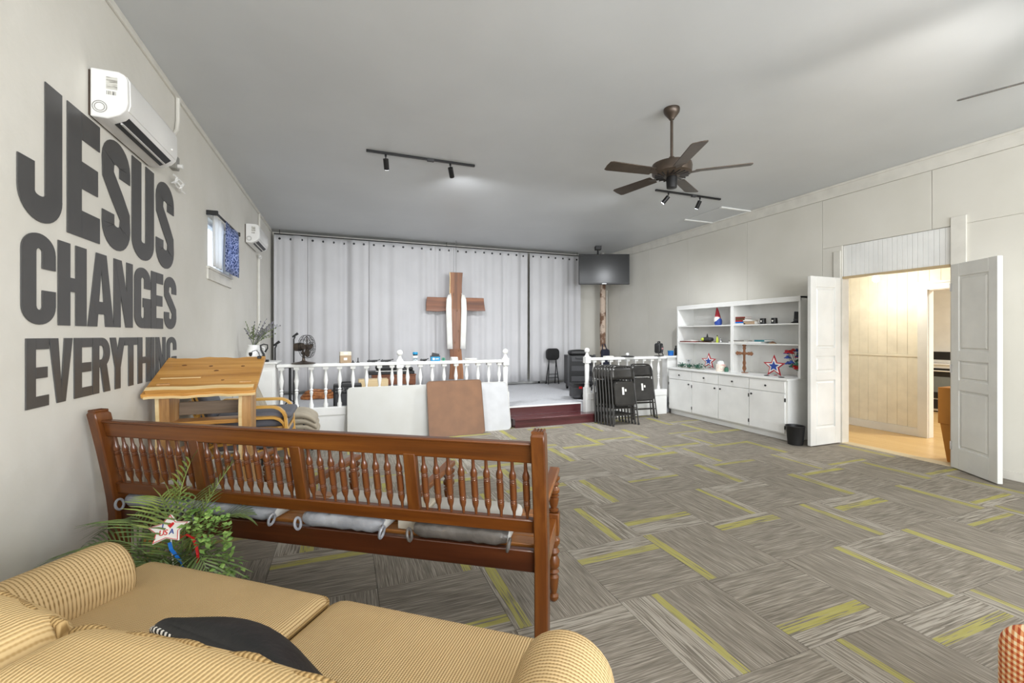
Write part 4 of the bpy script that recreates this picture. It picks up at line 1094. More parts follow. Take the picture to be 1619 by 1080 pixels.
# ---- open padded stool-chair at the far wall
fc = P(873, 607, Z=ZS)
ch = thing('padded_folding_chair', 'black padded folding chair standing at the far wall on the stage', 'chair', (fc.x, fc.y-.05, ZS), .1)
MB().prism(rrect(.37, .28, .09, 6), -.025, .02, T(0, .02, .72) @ RX(pi/2)).build('backrest', BLKCL, ch, bev=.015)
for s in (-1, 1):
    MB().tube([(s*.1, .03, .6), (s*.12, .0, .3), (s*.15+.0, -.02, 0)], .013, 8).build('leg', BLKM, ch)
    MB().tube([(s*.1, .03, .55), (s*.13, .12, 0)], .012, 8).build('rear_leg', BLKM, ch)
for z in (.16, .24): MB().cyl((-.135, -.01, z), (.135, -.01, z), .008).build('crossbar', BLKM, ch)
# ================================================================== CABINET AND BOOKCASE ON THE RIGHT WALL
CX, CY0, CY1, CZ = 5.68, 4.24, 6.62, .865
ck = thing('base_cabinet', 'long white base cabinet with four doors and four drawers', 'cabinet', (XR, (CY0+CY1)/2, 0))
cm = (CY0+CY1)/2; D_ = CX-XR
MB().box(D_+.02, -.002, CY0-cm+.01, CY1-cm, .09, CZ-.028).build('body', WHITE, ck, bev=.003)
MB().box(D_+.07, -.002, CY0-cm+.01, CY1-cm, 0, .09).build('toe_kick', WHITE, ck)
MB().box(D_-.012, -.002, CY0-cm-.0, CY1-cm, CZ-.028, CZ).build('worktop', WHITE, ck, bev=.005)
wd = (CY1-CY0-.06)/4
for k in range(4):
    y0 = CY1-cm-.02-(k+1)*wd+.006; y1 = y0+wd-.012          # far to near
    dr = MB().box(D_, D_+.02, y0, y1, .665, CZ-.04).build('drawer', WHITE, ck, bev=.003)
    MB().lathe([(.006, 0), (.006, .012), (.014, .016), (.015, .022), (.008, .027)], 12, T(D_, (y0+y1)/2, .745) @ RY(-pi/2)).build('knob', BLACK, dr)
    d = MB().box(D_, D_+.02, y0, y1, .11, .655).build('door', WHITE, ck, bev=.003)
    ky = y0+.05 if k < 2 else y1-.05
    MB().lathe([(.006, 0), (.006, .012), (.014, .016), (.015, .022), (.008, .027)], 12, T(D_, ky, .60) @ RY(-pi/2)).build('knob', BLACK, d)
    hy = y1+.004 if k in (0, 1) else y0-.004
    for z in (.19, .57): MB().box(D_-.004, D_+.006, hy-.008, hy+.008, z-.025, z+.025).build('hinge', BLACK, d)
BX = 5.93
bk = thing('open_bookcase', 'white open bookcase standing on the base cabinet', 'bookcase', (XR, cm, CZ))
bd = BX-XR; ht = 2.02-CZ; yl0, yl1 = CY0-cm, 6.66-cm
ym = P(1157, 520, X=BX).y-cm
MB().box(bd, -.002, yl0, yl0+.03, 0, ht).build('side', WHITE, bk, bev=.003)
MB().box(bd, -.002, yl1-.03, yl1, 0.0, ht).build('side', WHITE, bk, bev=.003)
MB().box(bd, -.002, ym-.03, ym+.03, 0, ht-.03).build('divider', WHITE, bk, bev=.003)
MB().box(bd-.004, -.002, yl0, yl1, ht-.03, ht).build('top', WHITE, bk, bev=.003)
MB().box(bd-.004, bd+.018, yl0, yl1, ht-.075, ht-.03).build('face_board', WHITE, bk, bev=.003)
MB().box(-.012, -.002, yl0+.03, yl1-.03, 0, ht-.03).build('back', WHITE, bk)
SH = [.475, .775]
for z in SH:
    MB().box(bd+.004, -.012, yl0+.03, ym-.03, z-.018, z).build('shelf', WHITE, bk, bev=.002)
    MB().box(bd+.004, -.012, ym+.03, yl1-.03, z-.018, z).build('shelf', WHITE, bk, bev=.002)
def sy(px, x=6.08): return P(px, 520, X=x).y
Z0, Z1, Z2 = CZ+.001, CZ+SH[0]+.001, CZ+SH[1]+.001
# upper shelf
g = thing('hat_figurine', 'small figurine with tall red hat and starred blue body on top shelf', 'figurine', (6.06, sy(1137), Z2))
MB().lathe([(.05, 0), (.062, .03), (.06, .09), (.045, .12)], 16).build('body', NAVY, g)
MB().lathe([(.04, .05), (.058, .085), (.05, .14), (.03, .15)], 14, T(-.012, .012, 0)).build('white_beard', PAPER, g)
MB().lathe([(.052, .12), (.036, .2), (.02, .27), (.003, .33)], 14, RX(R(-5))).build('hat', RED, g)
def bookstack(x, y, z, items, rz=0):
    for (lab, c, sx_, sy_, th, dy, ro) in items:
        t = thing('book', lab, 'book', (x, y+dy, z), rz+ro, 'books on the bookcase')
        MB().box(-sx_/2, sx_/2, -sy_/2, sy_/2, 0, .003).box(-sx_/2, sx_/2, -sy_/2, sy_/2, th-.003, th).box(-sx_/2, -sx_/2+.004, -sy_/2, sy_/2, 0, th).build('cover', c, t)
        MB().box(-sx_/2+.004, sx_/2-.004, -sy_/2+.004, sy_/2-.004, .003, th-.003).build('pages', PAPER, t)
        z += th+.0005
bookstack(6.05, sy(1174.5), Z2, [('pale patterned book at the bottom of the top shelf pile', GLASSW, .15, .27, .022, 0, 0), ('blue book second from the bottom of the top shelf pile', BLUE, .15, .25, .025, .01, .05),
    ('red book in the middle of the top shelf pile', REDB, .15, .22, .02, .03, 0), ('dark brown book in the top shelf pile', BROWNB, .15, .26, .032, .01, 0), ('maroon book under the papers of the top shelf pile', MAROON, .15, .26, .025, 0, 0), ('white booklet topping the top shelf pile', PAPER, .14, .22, .012, -.01, .1)])
bookstack(6.05, sy(1189), Z2, [('tan paperback leaning low beside the book pile', KRAFT, .15, .2, .05, -.03, 0), ('thin cream booklet on the tan paperback', PAPER, .14, .16, .02, 0, .1)])
def mug(lab, px):
    t = thing('mug', lab, 'mug', (6.05, sy(px), Z2), 0, 'black mugs on the top shelf')
    MB().lathe([(.04, 0), (.046, .005), (.042, .09), (.038, .09), (.04, .01), (.001, .008)], 18).build('cup', BLACK, t)
    MB().tube([(0, .04+.032*sin(R(a_)), .045+.03*cos(R(a_))) for a_ in range(10, 171, 20)], .006, 8).build('handle', PAPER, t)
    MB().prism([(.02*cos(R(90+120*k)), .02*sin(R(90+120*k))) for k in range(3)], 0, .002, T(-.0445, -.004, .045) @ RY(-pi/2) @ RZ(pi/2)).build('white_print', PAPER, t)
mug('black mug with white print nearer the books', 1208.5); mug('black mug with white print nearer the top hat', 1226.5)
h_ = thing('top_hat', 'black top hat ornament at the end of the top shelf', 'hat', (6.03, CY0+.115, Z2))
MB().lathe([(.08, 0), (.083, .006), (.058, .018), (.05, .03), (.053, .16), (.05, .165), (.001, .165)], 20, RX(R(6))).build('hat_body', BLACK, h_); MB().lathe([(.0525, .035), (.0535, .06)], 20, RX(R(6))).build('hat_band', DKGRY, h_)
# middle shelf
bookstack(6.04, sy(1097), Z1, [('flat maroon folder at the far end of the middle shelf', MAROON, .2, .4, .018, 0, .05), ('loose white papers on the maroon folder', PAPER, .18, .22, .02, .02, -.1)])
bookstack(6.05, sy(1122), Z1, [('flat brown folder under the toy on the middle shelf', BROWNB, .2, .34, .014, 0, 0)])
ty = thing('toy_truck', 'dark toy with lime green ball on the middle shelf', 'toy', (6.04, sy(1121), Z1+.015))
MB().rbox(.05, .11, .03, .025, 5, .01, T(0, 0, .04)).build('body', DKGRY, ty, ang=180); MB().lathe(ball(.03), 12, T(-.05, .06, .04)).build('lime_ball', LIME, ty); MB().lathe([(.02, 0), (.012, .05), (.004, .08)], 8, T(0, .0, .06)).build('peak', BLACK, ty)
for lab, px, m_, hh in (('small yellow-green bottle on the middle shelf', 1134, LIME, .13), ('tiny clear trinket near the divider on the middle shelf', 1139.5, CHROME, .09)):
    t = thing('bottle', lab, 'bottle', (6.0, sy(px, 6.0), Z1)); MB().lathe([(.02, 0), (.022, .01), (.022, hh*.5), (.009, hh*.7), (.009, hh*.85)], 12).build('body', m_, t); MB().lathe([(.012, hh*.85), (.012, hh)], 12).build('cap', DKGRY, t)
bookstack(6.04, sy(1176.5), Z1, [('wide white binder lying on the middle shelf', PAPER, .2, .36, .03, 0, 0), ('grey magazine lying on the white binder', GREYP, .2, .28, .016, .04, .06)])
bookstack(6.04, sy(1203), Z1, [('pale blue folder on the middle shelf', GLASSW, .2, .24, .03, 0, 0), ('teal folder at the near end of the folders', TEAL, .2, .18, .026, -.09, -.05)])
t = thing('seashell', 'small brown shell like trinket on the middle shelf', 'trinket', (6.02, sy(1226), Z1)); MB().lathe([(.05, 0), (.045, .015), (.02, .03), (.004, .04)], 12).build('shell', BROWNB, t); MB().lathe([(.052, 0), (.053, .006), (.05, .01)], 12).build('rim', KRAFT, t)
# counter ornaments
def star(lab, px, py, r_, rz):
    p = P(px, py, X=6.0); t = thing('star_decoration', lab, 'ornament', (6.0, p.y, p.z-r_*.82), rz, 'red, white and blue star decorations')
    M = Matrix(((0, 0, -1, 0), (-1, 0, 0, 0), (0, 1, 0, r_*.82), (0, 0, 0, 1)))
    for k, (rr, m_, nm) in enumerate(((1, RED, 'red_star'), (.74, PAPER, 'white_star'), (.46, NAVY, 'blue_star'))): MB().prism(starpoly(r_*rr, .42), .006*k, .006*k+.012, M).build(nm, m_, t)
    MB().box(.0, .06, -.01, .01, 0, .008).build('stand', RED, t)
star('smaller red white and blue star on the counter, far bay', 1121, 571, .145, .25)
star('larger red white and blue star on the counter, near bay', 1224.5, 579, .17, .15)
oc = P(1177.5, 561, X=5.98); cr = thing('ornate_cross', 'carved brown wooden cross standing upright on the counter', 'cross', (5.98, oc.y, CZ+.001), 0)
def lobes(L): return [(0, -.018), (L*.35, -.016), (L*.5, -.028), (L*.62, -.018), (L*.8, -.034), (L, 0), (L*.8, .034), (L*.62, .018), (L*.5, .028), (L*.35, .016), (0, .018)]
Mc = Matrix(((0, 0, -1, 0), (-1, 0, 0, 0), (0, 1, 0, .312), (0, 0, 0, 1)))
for a_, L, nm in ((0, .165, 'arm'), (180, .165, 'arm'), (90, .165, 'top_arm'), (270, .305, 'stem')): MB().prism(lobes(L), .0003*(a_//90), .018+.0003*(a_//90), Mc @ RZ(R(a_))).build(nm, CROSW, cr, bev=.003)
MB().lathe([(.028, 0), (.028, .026), (.012, .03)], 14, Mc).build('centre_boss', CROSW, cr); MB().box(-.03, .03, -.04, .04, 0, .012).build('foot', CROSW, cr)
# garland, glass, canister, holders
gm = MB()
for k in range(320):
    u = k/320; y = 6.56-.62*u+random.uniform(-.02, .02); c = Vector((5.86+.04*sin(u*20)+random.uniform(-.03, .03), y, Z0+.026+abs(random.gauss(0, .028))))
    M = T(*c) @ RZ(random.random()*6.3) @ RX(random.uniform(-1.2, 1.2)); s_ = .022
    gm.add([(0, -s_, 0), (s_*.4, 0, .003), (0, s_, 0), (-s_*.4, 0, .003), (0, -s_, .001), (s_*.4, 0, .004), (0, s_, .001), (-s_*.4, 0, .004)], [(0, 1, 2, 3), (7, 6, 5, 4)], M)
gl = thing('leaf_garland', 'green leaf garland lying along the far end of the counter', 'garland', (5.86, 6.25, Z0))
gm.v = [(x-5.86, y-6.25, z-Z0) for x, y, z in gm.v]; tag(gm.build('leaves', GARL, gl, smooth=False), kind='stuff')
MB().tube([(.04*sin(k), .31-.62*k/20, .012) for k in range(21)], .005, 6).build('wire', STEMG, gl)
t = thing('glass_jar', 'clear stemmed glass standing in the garland', 'glass', (5.95, sy(1089, 5.95), Z0)); MB().lathe([(.035, 0), (.01, .012), (.008, .07), (.034, .10), (.04, .16), (.037, .16), (.03, .105), (.001, .09)], 16).build('bowl', PANE, t); MB().lathe(ball(.02), 10, T(0, 0, .13)).build('filling', GREYP, t)
t = thing('canister', 'cream canister with pink pattern and white lid on the counter', 'canister', (5.9, sy(1139.5, 5.9), Z0))
MB().lathe([(.075, 0), (.078, .004), (.078, .11), (.07, .115)], 20).build('body', pm('floral_ceramic', (238, 228, 214), .3, c2=(226, 170, 160), vs=18, lo=.52, hi=.62), t); MB().lathe([(.06, .115), (.062, .13), (.05, .16), (.02, .175), (.001, .176)], 20).build('lid', GLASSW, t)
t = thing('green_jar', 'small dark green jar beside the canister', 'jar', (5.88, sy(1148.5, 5.88), Z0)); MB().lathe([(.028, 0), (.032, .01), (.03, .06), (.02, .07)], 14).build('body', GARL, t); MB().lathe([(.022, .07), (.022, .08)], 14).build('lid', BLACK, t)
for lab, px, py in (('dark oval dish on the counter left of the big star foot', 1212, 594), ('dark oval dish on the counter right of the big star foot', 1235, 597)):
    p = P(px, py, Z=CZ); t = thing('candle_dish', lab, 'dish', (p.x, p.y, Z0)); MB().lathe([(.03, 0), (.04, .006), (.036, .008), (.026, .004)], 16).build('dish', BLACK, t); MB().lathe([(.015, .004), (.014, .012)], 12).build('centre', DKGRY, t)
fp = P(1256, 563, X=6.1); t = thing('flower_spray', 'red and blue artificial flowers at the near end of the bookcase', 'flowers', (6.12, CY0+.14, Z0))
MB().lathe([(.03, 0), (.036, .02), (.03, .1), (.035, .11), (.03, .11), (.02, .02)], 14).build('vase', GLASSW, t)
for k in range(22):
    c = Vector((random.uniform(-.1, .06), random.uniform(-.02, .14), .27+random.uniform(-.12, .15)))
    m_ = (REDB, NAVY, REDB, GARL, NAVY, GARL)[k % 6]
    fl = MB()
    for q in range(6): fl.rbox(.034, .016, .005, .0045, 2, 0, T(*c) @ RZ(q*pi/3+k) @ RY(R(25+10*(k % 3))) @ T(.022, 0, 0))
    fl.build('flower' if m_ is not GARL else 'leaf_cluster', m_, t)
    MB().tube([(0, 0, .08), c*.6, c], .003, 5).build('stem', STEMG, t)
ht_ = P(1240, 560, X=6.05); o = MB().prism(hp, -.006, .006, T(0, 0, .0) @ Matrix(((0, 0, -1, 0), (-1, 0, 0, 0), (0, 1, 0, 0), (0, 0, 0, 1)))).build('heart_flower', REDB); o.location = (0, -.0, 0); o.parent = t; o.location = (-.03, .17, .36); o.scale = (2.4, 2.4, 2.4)
# ---- waste bin
p = P(1255, 703, Z=0); t = thing('waste_bin', 'small black waste bin beside the base cabinet', 'bin', (p.x+.03, p.y-.0, 0))
MB().lathe([(.085, 0), (.09, .004), (.112, .245), (.116, .25), (.108, .25), (.085, .012), (.001, .01)], 24).build('bucket', BLACK, t); MB().tube([(.113*cos(k*pi/16), .113*sin(k*pi/16), .25) for k in range(32)], .005, 6, True).build('rim', BLACK, t)
# ================================================================== CEILING FIXTURES
def track(label, x0, x1, y, heads, e):
    t = thing('track_light', label, 'track light', ((x0+x1)/2, y, ZC)); c = (x0+x1)/2
    MB().box(x0-c, x1-c, -.016, .016, -.024, -.001).build('track', BLKM, t, bev=.003)
    MB().box(.05, .13, -.02, .02, -.034, -.001).build('feed_box', DKGRY, t, bev=.003)
    for hx, aim in heads:
        x = hx-c; d = Vector(aim).normalized(); b0 = Vector((x, 0, -.075)); e0 = b0+d*.12
        hd = MB().cyl(b0, e0, .03, n=18).build('spot_head', BLKM, t, bev=.003)
        MB().cyl(e0-d*.004, e0+d*.0015, .024, n=16).build('lens', SPOTM, hd)
        MB().cyl((x, 0, -.024), (x, 0, -.05), .012).build('pivot', BLKM, hd); MB().cyl((x, 0, -.045), b0+d*.01, .006).build('stem', BLKM, hd)
        l = bpy.data.lights.new('spot_light', 'SPOT'); l.energy = e; l.spot_size = R(140); l.spot_blend = 1; l.color = (.93, .96, 1); l.shadow_soft_size = .03
        lo = bpy.data.objects.new('spot_light', l); COL.objects.link(lo); lo.parent = t; lo.location = e0+d*.03; lo.rotation_euler = d.to_track_quat('-Z', 'Y').to_euler()
p0, p1 = P(579, 236, Z=ZC), P(749, 263, Z=ZC); hA, hB = P(610, 240, Z=ZC).x, P(711, 257, Z=ZC).x
track('black track light with two spots over the middle of the hall', p0.x, p1.x, 5.12, [(hA, (.15, .6, -.9)), (hB, (.35, .7, -.7))], 185)
p0, p1 = P(1033, 301, Z=ZC), P(1142, 313, Z=ZC); hA, hB = P(1055, 303, Z=ZC).x, P(1108, 309, Z=ZC).x
track('black track light with two spots beyond the ceiling fan', p0.x, p1.x, 5.05, [(hA, (-.5, .5, -.8)), (hB, (-.1, .5, -.9))], 200)
def fan(label, x, y, drop, ang, lamp=0, blades=5, rad=.66, bladem=None, pitch=11):
    t = thing('ceiling_fan', label, 'ceiling fan', (x, y, ZC)); bm_ = bladem or BRONZE
    MB().lathe([(.07, 0), (.072, -.015), (.068, -.035), (.055, -.055), (.03, -.085), (.022, -.1)][::-1], 24).build('canopy', BRONZE, t)
    MB().cyl((0, 0, -.09), (0, 0, -drop+.05), .013).build('downrod', BRONZE, t)
    zc = -drop
    MB().lathe([(.05, zc-.125), (.15, zc-.11), (.172, zc-.095), (.178, zc-.04), (.172, zc-.01), (.05, zc+.01), (.022, zc+.06)], 32).build('motor', BRONZE, t)
    MB().lathe([(.028, zc-.23), (.045, zc-.225), (.05, zc-.14), (.045, zc-.12)], 20).build('switch_housing', BLKM, t)
    fins = MB()
    for k in range(18):
        a_ = k*2*pi/18; fins.bar((.07*cos(a_), .07*sin(a_), zc-.118), (.15*cos(a_+.3), .15*sin(a_+.3), zc-.112), .006, .012)
    fins.build('vent_ring', BLKM, t)
    for k in range(blades):
        M = RZ(ang+2*pi*k/blades)
        br = MB().add([tuple(M @ Vector(v)) for v in [(.15, -.015, zc-.105), (.15, .015, zc-.105), (.24, .04, zc-.09), (.24, -.04, zc-.10), (.15, -.015, zc-.100), (.15, .015, zc-.100), (.24, .04, zc-.085), (.24, -.04, zc-.095)]], [(0, 3, 2, 1), (4, 5, 6, 7), (0, 1, 5, 4), (1, 2, 6, 5), (2, 3, 7, 6), (3, 0, 4, 7)]).build('blade_iron', BRONZE, t)
        MB().prism([(.2, -.055), (.22, -.058), (rad-.03, -.07), (rad-.006, -.06), (rad, 0), (rad-.006, .06), (rad-.03, .07), (.22, .058), (.2, .055)], 0, .007, M @ T(0, 0, zc-.095) @ RX(R(pitch))).build('blade', bm_, t, bev=.002)
    if lamp:
        for k in range(3):
            a_ = k*2*pi/3+.4; q = Vector((.13*cos(a_), .13*sin(a_), zc-.24))
            MB().cyl((.03*cos(a_), .03*sin(a_), zc-.2), q+Vector((0, 0, .03)), .012).build('lamp_arm', BRONZE, t)
            MB().lathe([(.02, .03), (.045, -.0), (.06, -.05), (.056, -.055), (.02, .02)], 16, T(*q)).build('lamp_shade', LAMPW, t)
        l = bpy.data.lights.new('fan_lamp', 'POINT'); l.energy = lamp; l.color = (1, .965, .91); l.shadow_soft_size = .10
        lo = bpy.data.objects.new('fan_lamp', l); COL.objects.link(lo); lo.parent = t; lo.location = (0, 0, zc-.36)
    return t
fp1 = P(1062, 172, Z=ZC)
fan('bronze ceiling fan on a long rod in the middle of the ceiling', fp1.x, fp1.y, .5, .55)
fan('ceiling fan with one blade reaching in at the upper right edge', 3.86, .98, .5, math.atan2(.57, -.25), 55, bladem=pm('grey_fan_blade', (92, 88, 82), .4), rad=.64, pitch=-23)
fan('ceiling fan just above the view with lamps added to light the near field', .62, .75, .5, .7, 48, bladem=BRONZE)  # out of view; its lamps are added to brighten bench and sofa
# ================================================================== STAGE: cross, television, equipment
cc = P(721, 515, D=9.55)
crs = thing('hanging_cross', 'large live edge wooden cross hanging in front of the grey curtain', 'cross', (cc.x, cc.y, .51), -A*.35)
pl_ = [(-.155+.014*sin(k*.9), 2.33*k/16) for k in range(17)]; pr_ = [(.15+.014*sin(k*.7+1), 2.33*k/16) for k in range(17)]
for i in range(17):                                # flares toward the foot, narrow at mid height
    f_ = 1.0-.24*sin(pi*i/16); pl_[i] = (pl_[i][0]*f_, pl_[i][1]); pr_[i] = (pr_[i][0]*f_, pr_[i][1])
MX = Matrix(((1, 0, 0, 0), (0, 0, -1, 0), (0, 1, 0, 0), (0, 0, 0, 1)))
MB().strip(pl_, pr_, -.03, .03, MX).build('upright', CROSSZ, crs, bev=.004)
az = 1.64
MB().prism([(-.64, az-.155), (-.4, az-.165), (-.1, az-.14), (.1, az-.13), (.4, az-.145), (.655, az-.14), (.63, az+.02), (.62, az+.145), (.1, az+.15), (-.3, az+.145), (-.62, az+.15), (-.64, az+.03)], -.065, -.03, MX).build('arm', CROSSX, crs, bev=.004)
for kx, kz, kr in ((.02, 1.5, .02), (-.06, 1.85, .025), (.05, 1.05, .018), (-.03, .8, .016), (.06, .62, .014), (0, 2.1, .018)):
    MB().lathe([(kr, 0), (kr*.9, .0012), (kr*.3, .0014)], 10, T(kx, -.0300, kz) @ RX(pi/2) @ Matrix.Diagonal((.8, 1.6, 1, 1))).build('knot', KNOT, crs)
MB().strip([(x-.002, y) for x, y in pl_[10:]], [(x+.014, y) for x, y in pl_[10:]], .0301, .0312, MX).build('pale_live_edge', SAPW, crs)
stole = thing('white_stole', 'white cloth stole draped over the arms of the hanging cross', 'stole', (cc.x, cc.y, .51), -A*.35)
for s in (-1, 1):
    pts = [(s*.145, -.072, az+.2), (s*.158, -.075, az+.1), (s*.165, -.08, az-.1), (s*.155, -.085, az-.5), (s*.145, -.085, az-.8), (s*.14, -.085, az-.98)]
    mb = MB()
    vs = []; fs = []
    for i, (x, y, z) in enumerate(pts):
        hw_ = (.03, .055, .06, .06, .058, .058)[i]
        for u in (-1, -.3, .3, 1): vs.append((x+hw_*u, -(-y)+.006*(abs(u) < .5), z))
    for i in range(5):
        for k in range(3): a_ = 4*i+k; fs.append((a_, a_+1, a_+5, a_+4))
    o = mb.add(vs, fs).build('hanging_end', PAPER, stole, ang=180); sd = o.modifiers.new('th', 'SOLIDIFY'); sd.thickness = .008; sd.offset = 0
MB().tube([(-.135, -.07, az+.19), (-.12, -.02, az+.23), (-.1, .05, az+.25), (.1, .05, az+.25), (.12, -.02, az+.23), (.135, -.07, az+.19)], .012, 8).build('neck_band', PAPER, stole)
o = MB().cyl((0, 0, 0), (0, 0, ZC-.51-2.33), .003, n=6).build('hanging_cord', BLACK, crs); o.location = (0, 0, 2.33)
tv = P(955, 426, D=10.1); t = thing('television', 'flat black television hanging from the ceiling in the far corner', 'television', (tv.x, tv.y, tv.z), -A*1.05)
MB().box(-.585, .585, -.02, .03, -.35, .35).build('bezel', BLACK, t, bev=.008); MB().box(-.565, .565, -.0215, -.02, -.315, .335).build('screen', SCREEN, t)
MB().box(-.05, .05, -.023, -.0215, -.34, -.328).build('logo_strip', CHROME, t)
MB().box(-.2, .2, .03, .07, -.2, .2).build('wall_plate', BLKM, t); MB().cyl((-.13, .06, .0), (-.13, .06, ZC-tv.z-.02), .022).build('mount_pole', BLKM, t); MB().box(-.2, -.06, -.02, .13, ZC-tv.z-.09, ZC-tv.z-.001).build('ceiling_bracket', BLACK, t, bev=.01)
pc_ = P(953, 500, D=11.0); col = thing('corner_column', 'narrow column with peeling cream and brown surface in the far corner', 'column', (pc_.x, pc_.y, ZS))
MB().lathe([(.072, 0), (.07, 1.0), (.074, 1.3), (.074, 1.75), (.07, 1.8), (.07, ZC-ZS-.4)], 14).build('shaft', COLUMN, col); MB().lathe([(.06, 2.7), (.062, ZC-ZS)], 14).build('upper_pipe', GREYP, col)
wire('thin white conduit beside the peeling column', [(pc_.x+.13, pc_.y+.02, ZS), (pc_.x+.13, pc_.y+.02, 2.6)], .014)
bp = P(955, 556, D=10.6); t = thing('instrument_bag', 'dark navy instrument bag standing against the peeling column', 'bag', (bp.x, bp.y-.02, ZS))
NVY = pm('navy_cloth', (36, 38, 56), .8, bs=30, bst=.4); MB().rbox(.11, .06, .42, .05, 6, .0, T(.02, 0, .42)).build('body', NVY, t, ang=180); MB().tube([(-.05, 0, .82), (-.06, 0, .95), (.0, 0, .97), (.08, 0, .8)], .014, 6).build('strap', NVY, t)
# ---- equipment on the stage, right side
q = P(912, 616, Z=ZS); t = thing('equipment_rack', 'tall black equipment case behind the stage newel', 'case', (q.x+.05, q.y, ZS), -.3)
MB().box(-.28, .28, -.25, .25, .12, .75).build('case_body', BLACK, t, bev=.01)
for x in (-.28, .28): MB().box(x-.02, x+.02, -.27, -.23, .1, .77).build('corner_rail', DKGRY, t, bev=.004)
for z in (.2, .42, .62): MB().box(-.22, .22, -.262, -.25, z, z+.11).build('drawer_front', DKGRY, t, bev=.006)
MB().tube([(-.12, -.27, .7), (-.12, -.3, .7), (.12, -.3, .7), (.12, -.27, .7)], .01, 6).build('handle', DKGRY, t)
MB().rbox(.2, .16, .05, .04, 5, .02, T(-.02, 0, .80)).build('cable_heap', BLKCL, t, ang=180)
for x in (-.22, .22):
    for y in (-.2, .2): MB().cyl((x-.02, y, .06), (x+.02, y, .06), .06).build('castor', BLACK, t)
q = P(914, 632, Z=ZS); t = thing('tool_box', 'low black rolling toolbox with silver wheel on the stage edge', 'toolbox', (q.x+.1, q.y+.12, ZS), -.2)
MB().box(-.16, .16, -.14, .14, .03, .27).build('body', DKGRY, t, bev=.015); MB().box(-.165, .165, -.145, .145, .22, .29).build('lid', BLACK, t, bev=.01); MB().box(-.06, .0, -.15, -.14, .2, .24).build('latch', REDB, t)
wq = MB().cyl((.05, -.165, .075), (.05, -.14, .075), .075, n=20).build('wheel', BLACK, t); MB().cyl((.05, -.168, .075), (.05, -.165, .075), .05, n=18).build('wheel_disc', CHROME, wq)
q = P(852, 606, Z=ZS); t = thing('folded_umbrella', 'black folded umbrella with yellow strap at the curtain end', 'umbrella', (q.x, q.y-.02, ZS), 0)
MB().lathe([(.012, 0), (.02, .05), (.04, .2), (.055, .42), (.07, .58), (.05, .62), (.012, .64)], 12, RY(R(-4))).build('canopy', BLKCL, t); MB().lathe([(.054, .36), (.058, .40)], 12, RY(R(-4))).build('strap', YELL, t)
MB().tube([(-.04, 0, .62), (-.05, 0, .70), (-.02, 0, .73), (.03, 0, .70)], .012, 6).build('handle', BLACK, t)
# ---- equipment on the stage, left side
def onrail(px, dy=0): return Vector((xat(px, ry+dy), ry+dy, RZT+.001))
p = onrail(480); t = thing('desk_fan', 'black desk fan standing on the railing', 'fan', (p.x, p.y, p.z), R(-20))
MB().lathe([(.15, 0), (.155, .008), (.12, .02), (.05, .03), (.022, .045)], 24).build('base', BRONZE, t)
MB().lathe([(.022, .04), (.016, .1), (.02, .15)], 14).build('neck', BRONZE, t)
ax_ = Vector((1, -.12, .05)).normalized(); MF = T(0, 0, .235) @ ax_.to_track_quat('Z', 'Y').to_matrix().to_4x4()
MB().lathe([(.03, -.13), (.055, -.12), (.06, -.05), (.05, -.01)], 18, MF).build('motor', BRONZE, t)
MB().cyl((-.01, 0, .13), (-.01, 0, .2), .014).build('hinge', BRONZE, t)
cg = MB()
for rr, zz in ((.16, .05), (.155, .085), (.155, .015), (.11, .1), (.11, 0), (.06, .105)): cg.tube([MF @ Vector((rr*cos(k*pi/16), rr*sin(k*pi/16), zz)) for k in range(32)], .0028, 5, True)
for k in range(20):
    a_ = k*pi/10; cg.tube([MF @ Vector((r_*cos(a_), r_*sin(a_), z_)) for r_, z_ in ((.03, .105), (.11, .1), (.155, .085), (.16, .05), (.155, .015), (.11, 0), (.04, -.005))], .002, 4)
cg.build('wire_cage', BLKM, t)
for k in range(4): MB().prism([(.02, -.02), (.08, -.05), (.14, -.03), (.14, .03), (.08, .04), (.02, .02)], 0, .003, MF @ T(0, 0, .05) @ RZ(k*pi/2) @ RX(R(20))).build('blade', BRONZE, t)
MB().cyl(MF @ Vector((0, 0, .02)), MF @ Vector((0, 0, .075)), .03).build('hub', BRONZE, t)
p = onrail(546); t = thing('kraft_box', 'small brown carton with pale label on the railing', 'box', (p.x, p.y, p.z), .1)
MB().box(-.075, .075, -.05, .05, 0, .105).build('carton', KRAFT, t, bev=.002); MB().box(-.075, .075, -.05, .05, .105, .16).build('upper_carton', CREAMB, t, bev=.004); MB().box(-.025, .02, -.052, -.05, .04, .075).build('label', PAPER, t); MB().box(-.025, .025, -.052, -.05, .125, .15).build('top_label', PAPER, t)
for lab, px, hh in (('tiny black knob on the railing right of the brown carton', 558, .035), ('tiny black peg with thin point on the railing', 566, .07)):
    p = onrail(px); t = thing('black_peg', lab, 'peg', tuple(p)); MB().lathe([(.02, 0), (.02, .008), (.008, .014), (.006, hh)], 10).build('stem', BLACK, t); MB().lathe([(.024, 0), (.024, .004)], 10).build('foot', BLACK, t)
for lab, px in (('left one of two black microphone clips lying on the railing', 591), ('right one of two black microphone clips lying on the railing', 612), ('black cable clip lying right of the blue topped bottle', 671)):
    p = onrail(px); t = thing('microphone_clip', lab, 'clip', tuple(p)); s_ = 1 if px < 650 else .7
    MB().cyl((-.08*s_, 0, .018), (.05*s_, 0, .022), .014).build('body', BLACK, t); MB().bar((-.09*s_, 0, .01), (-.06*s_, 0, .035), .008, .02).build('jaw', BLACK, t); MB().bar((.03*s_, 0, .02), (.09*s_, .01, .038), .012, .012).build('lever', BLACK, t); MB().box(-.03*s_, .02*s_, -.012, .012, 0, .01).build('foot', BLACK, t)
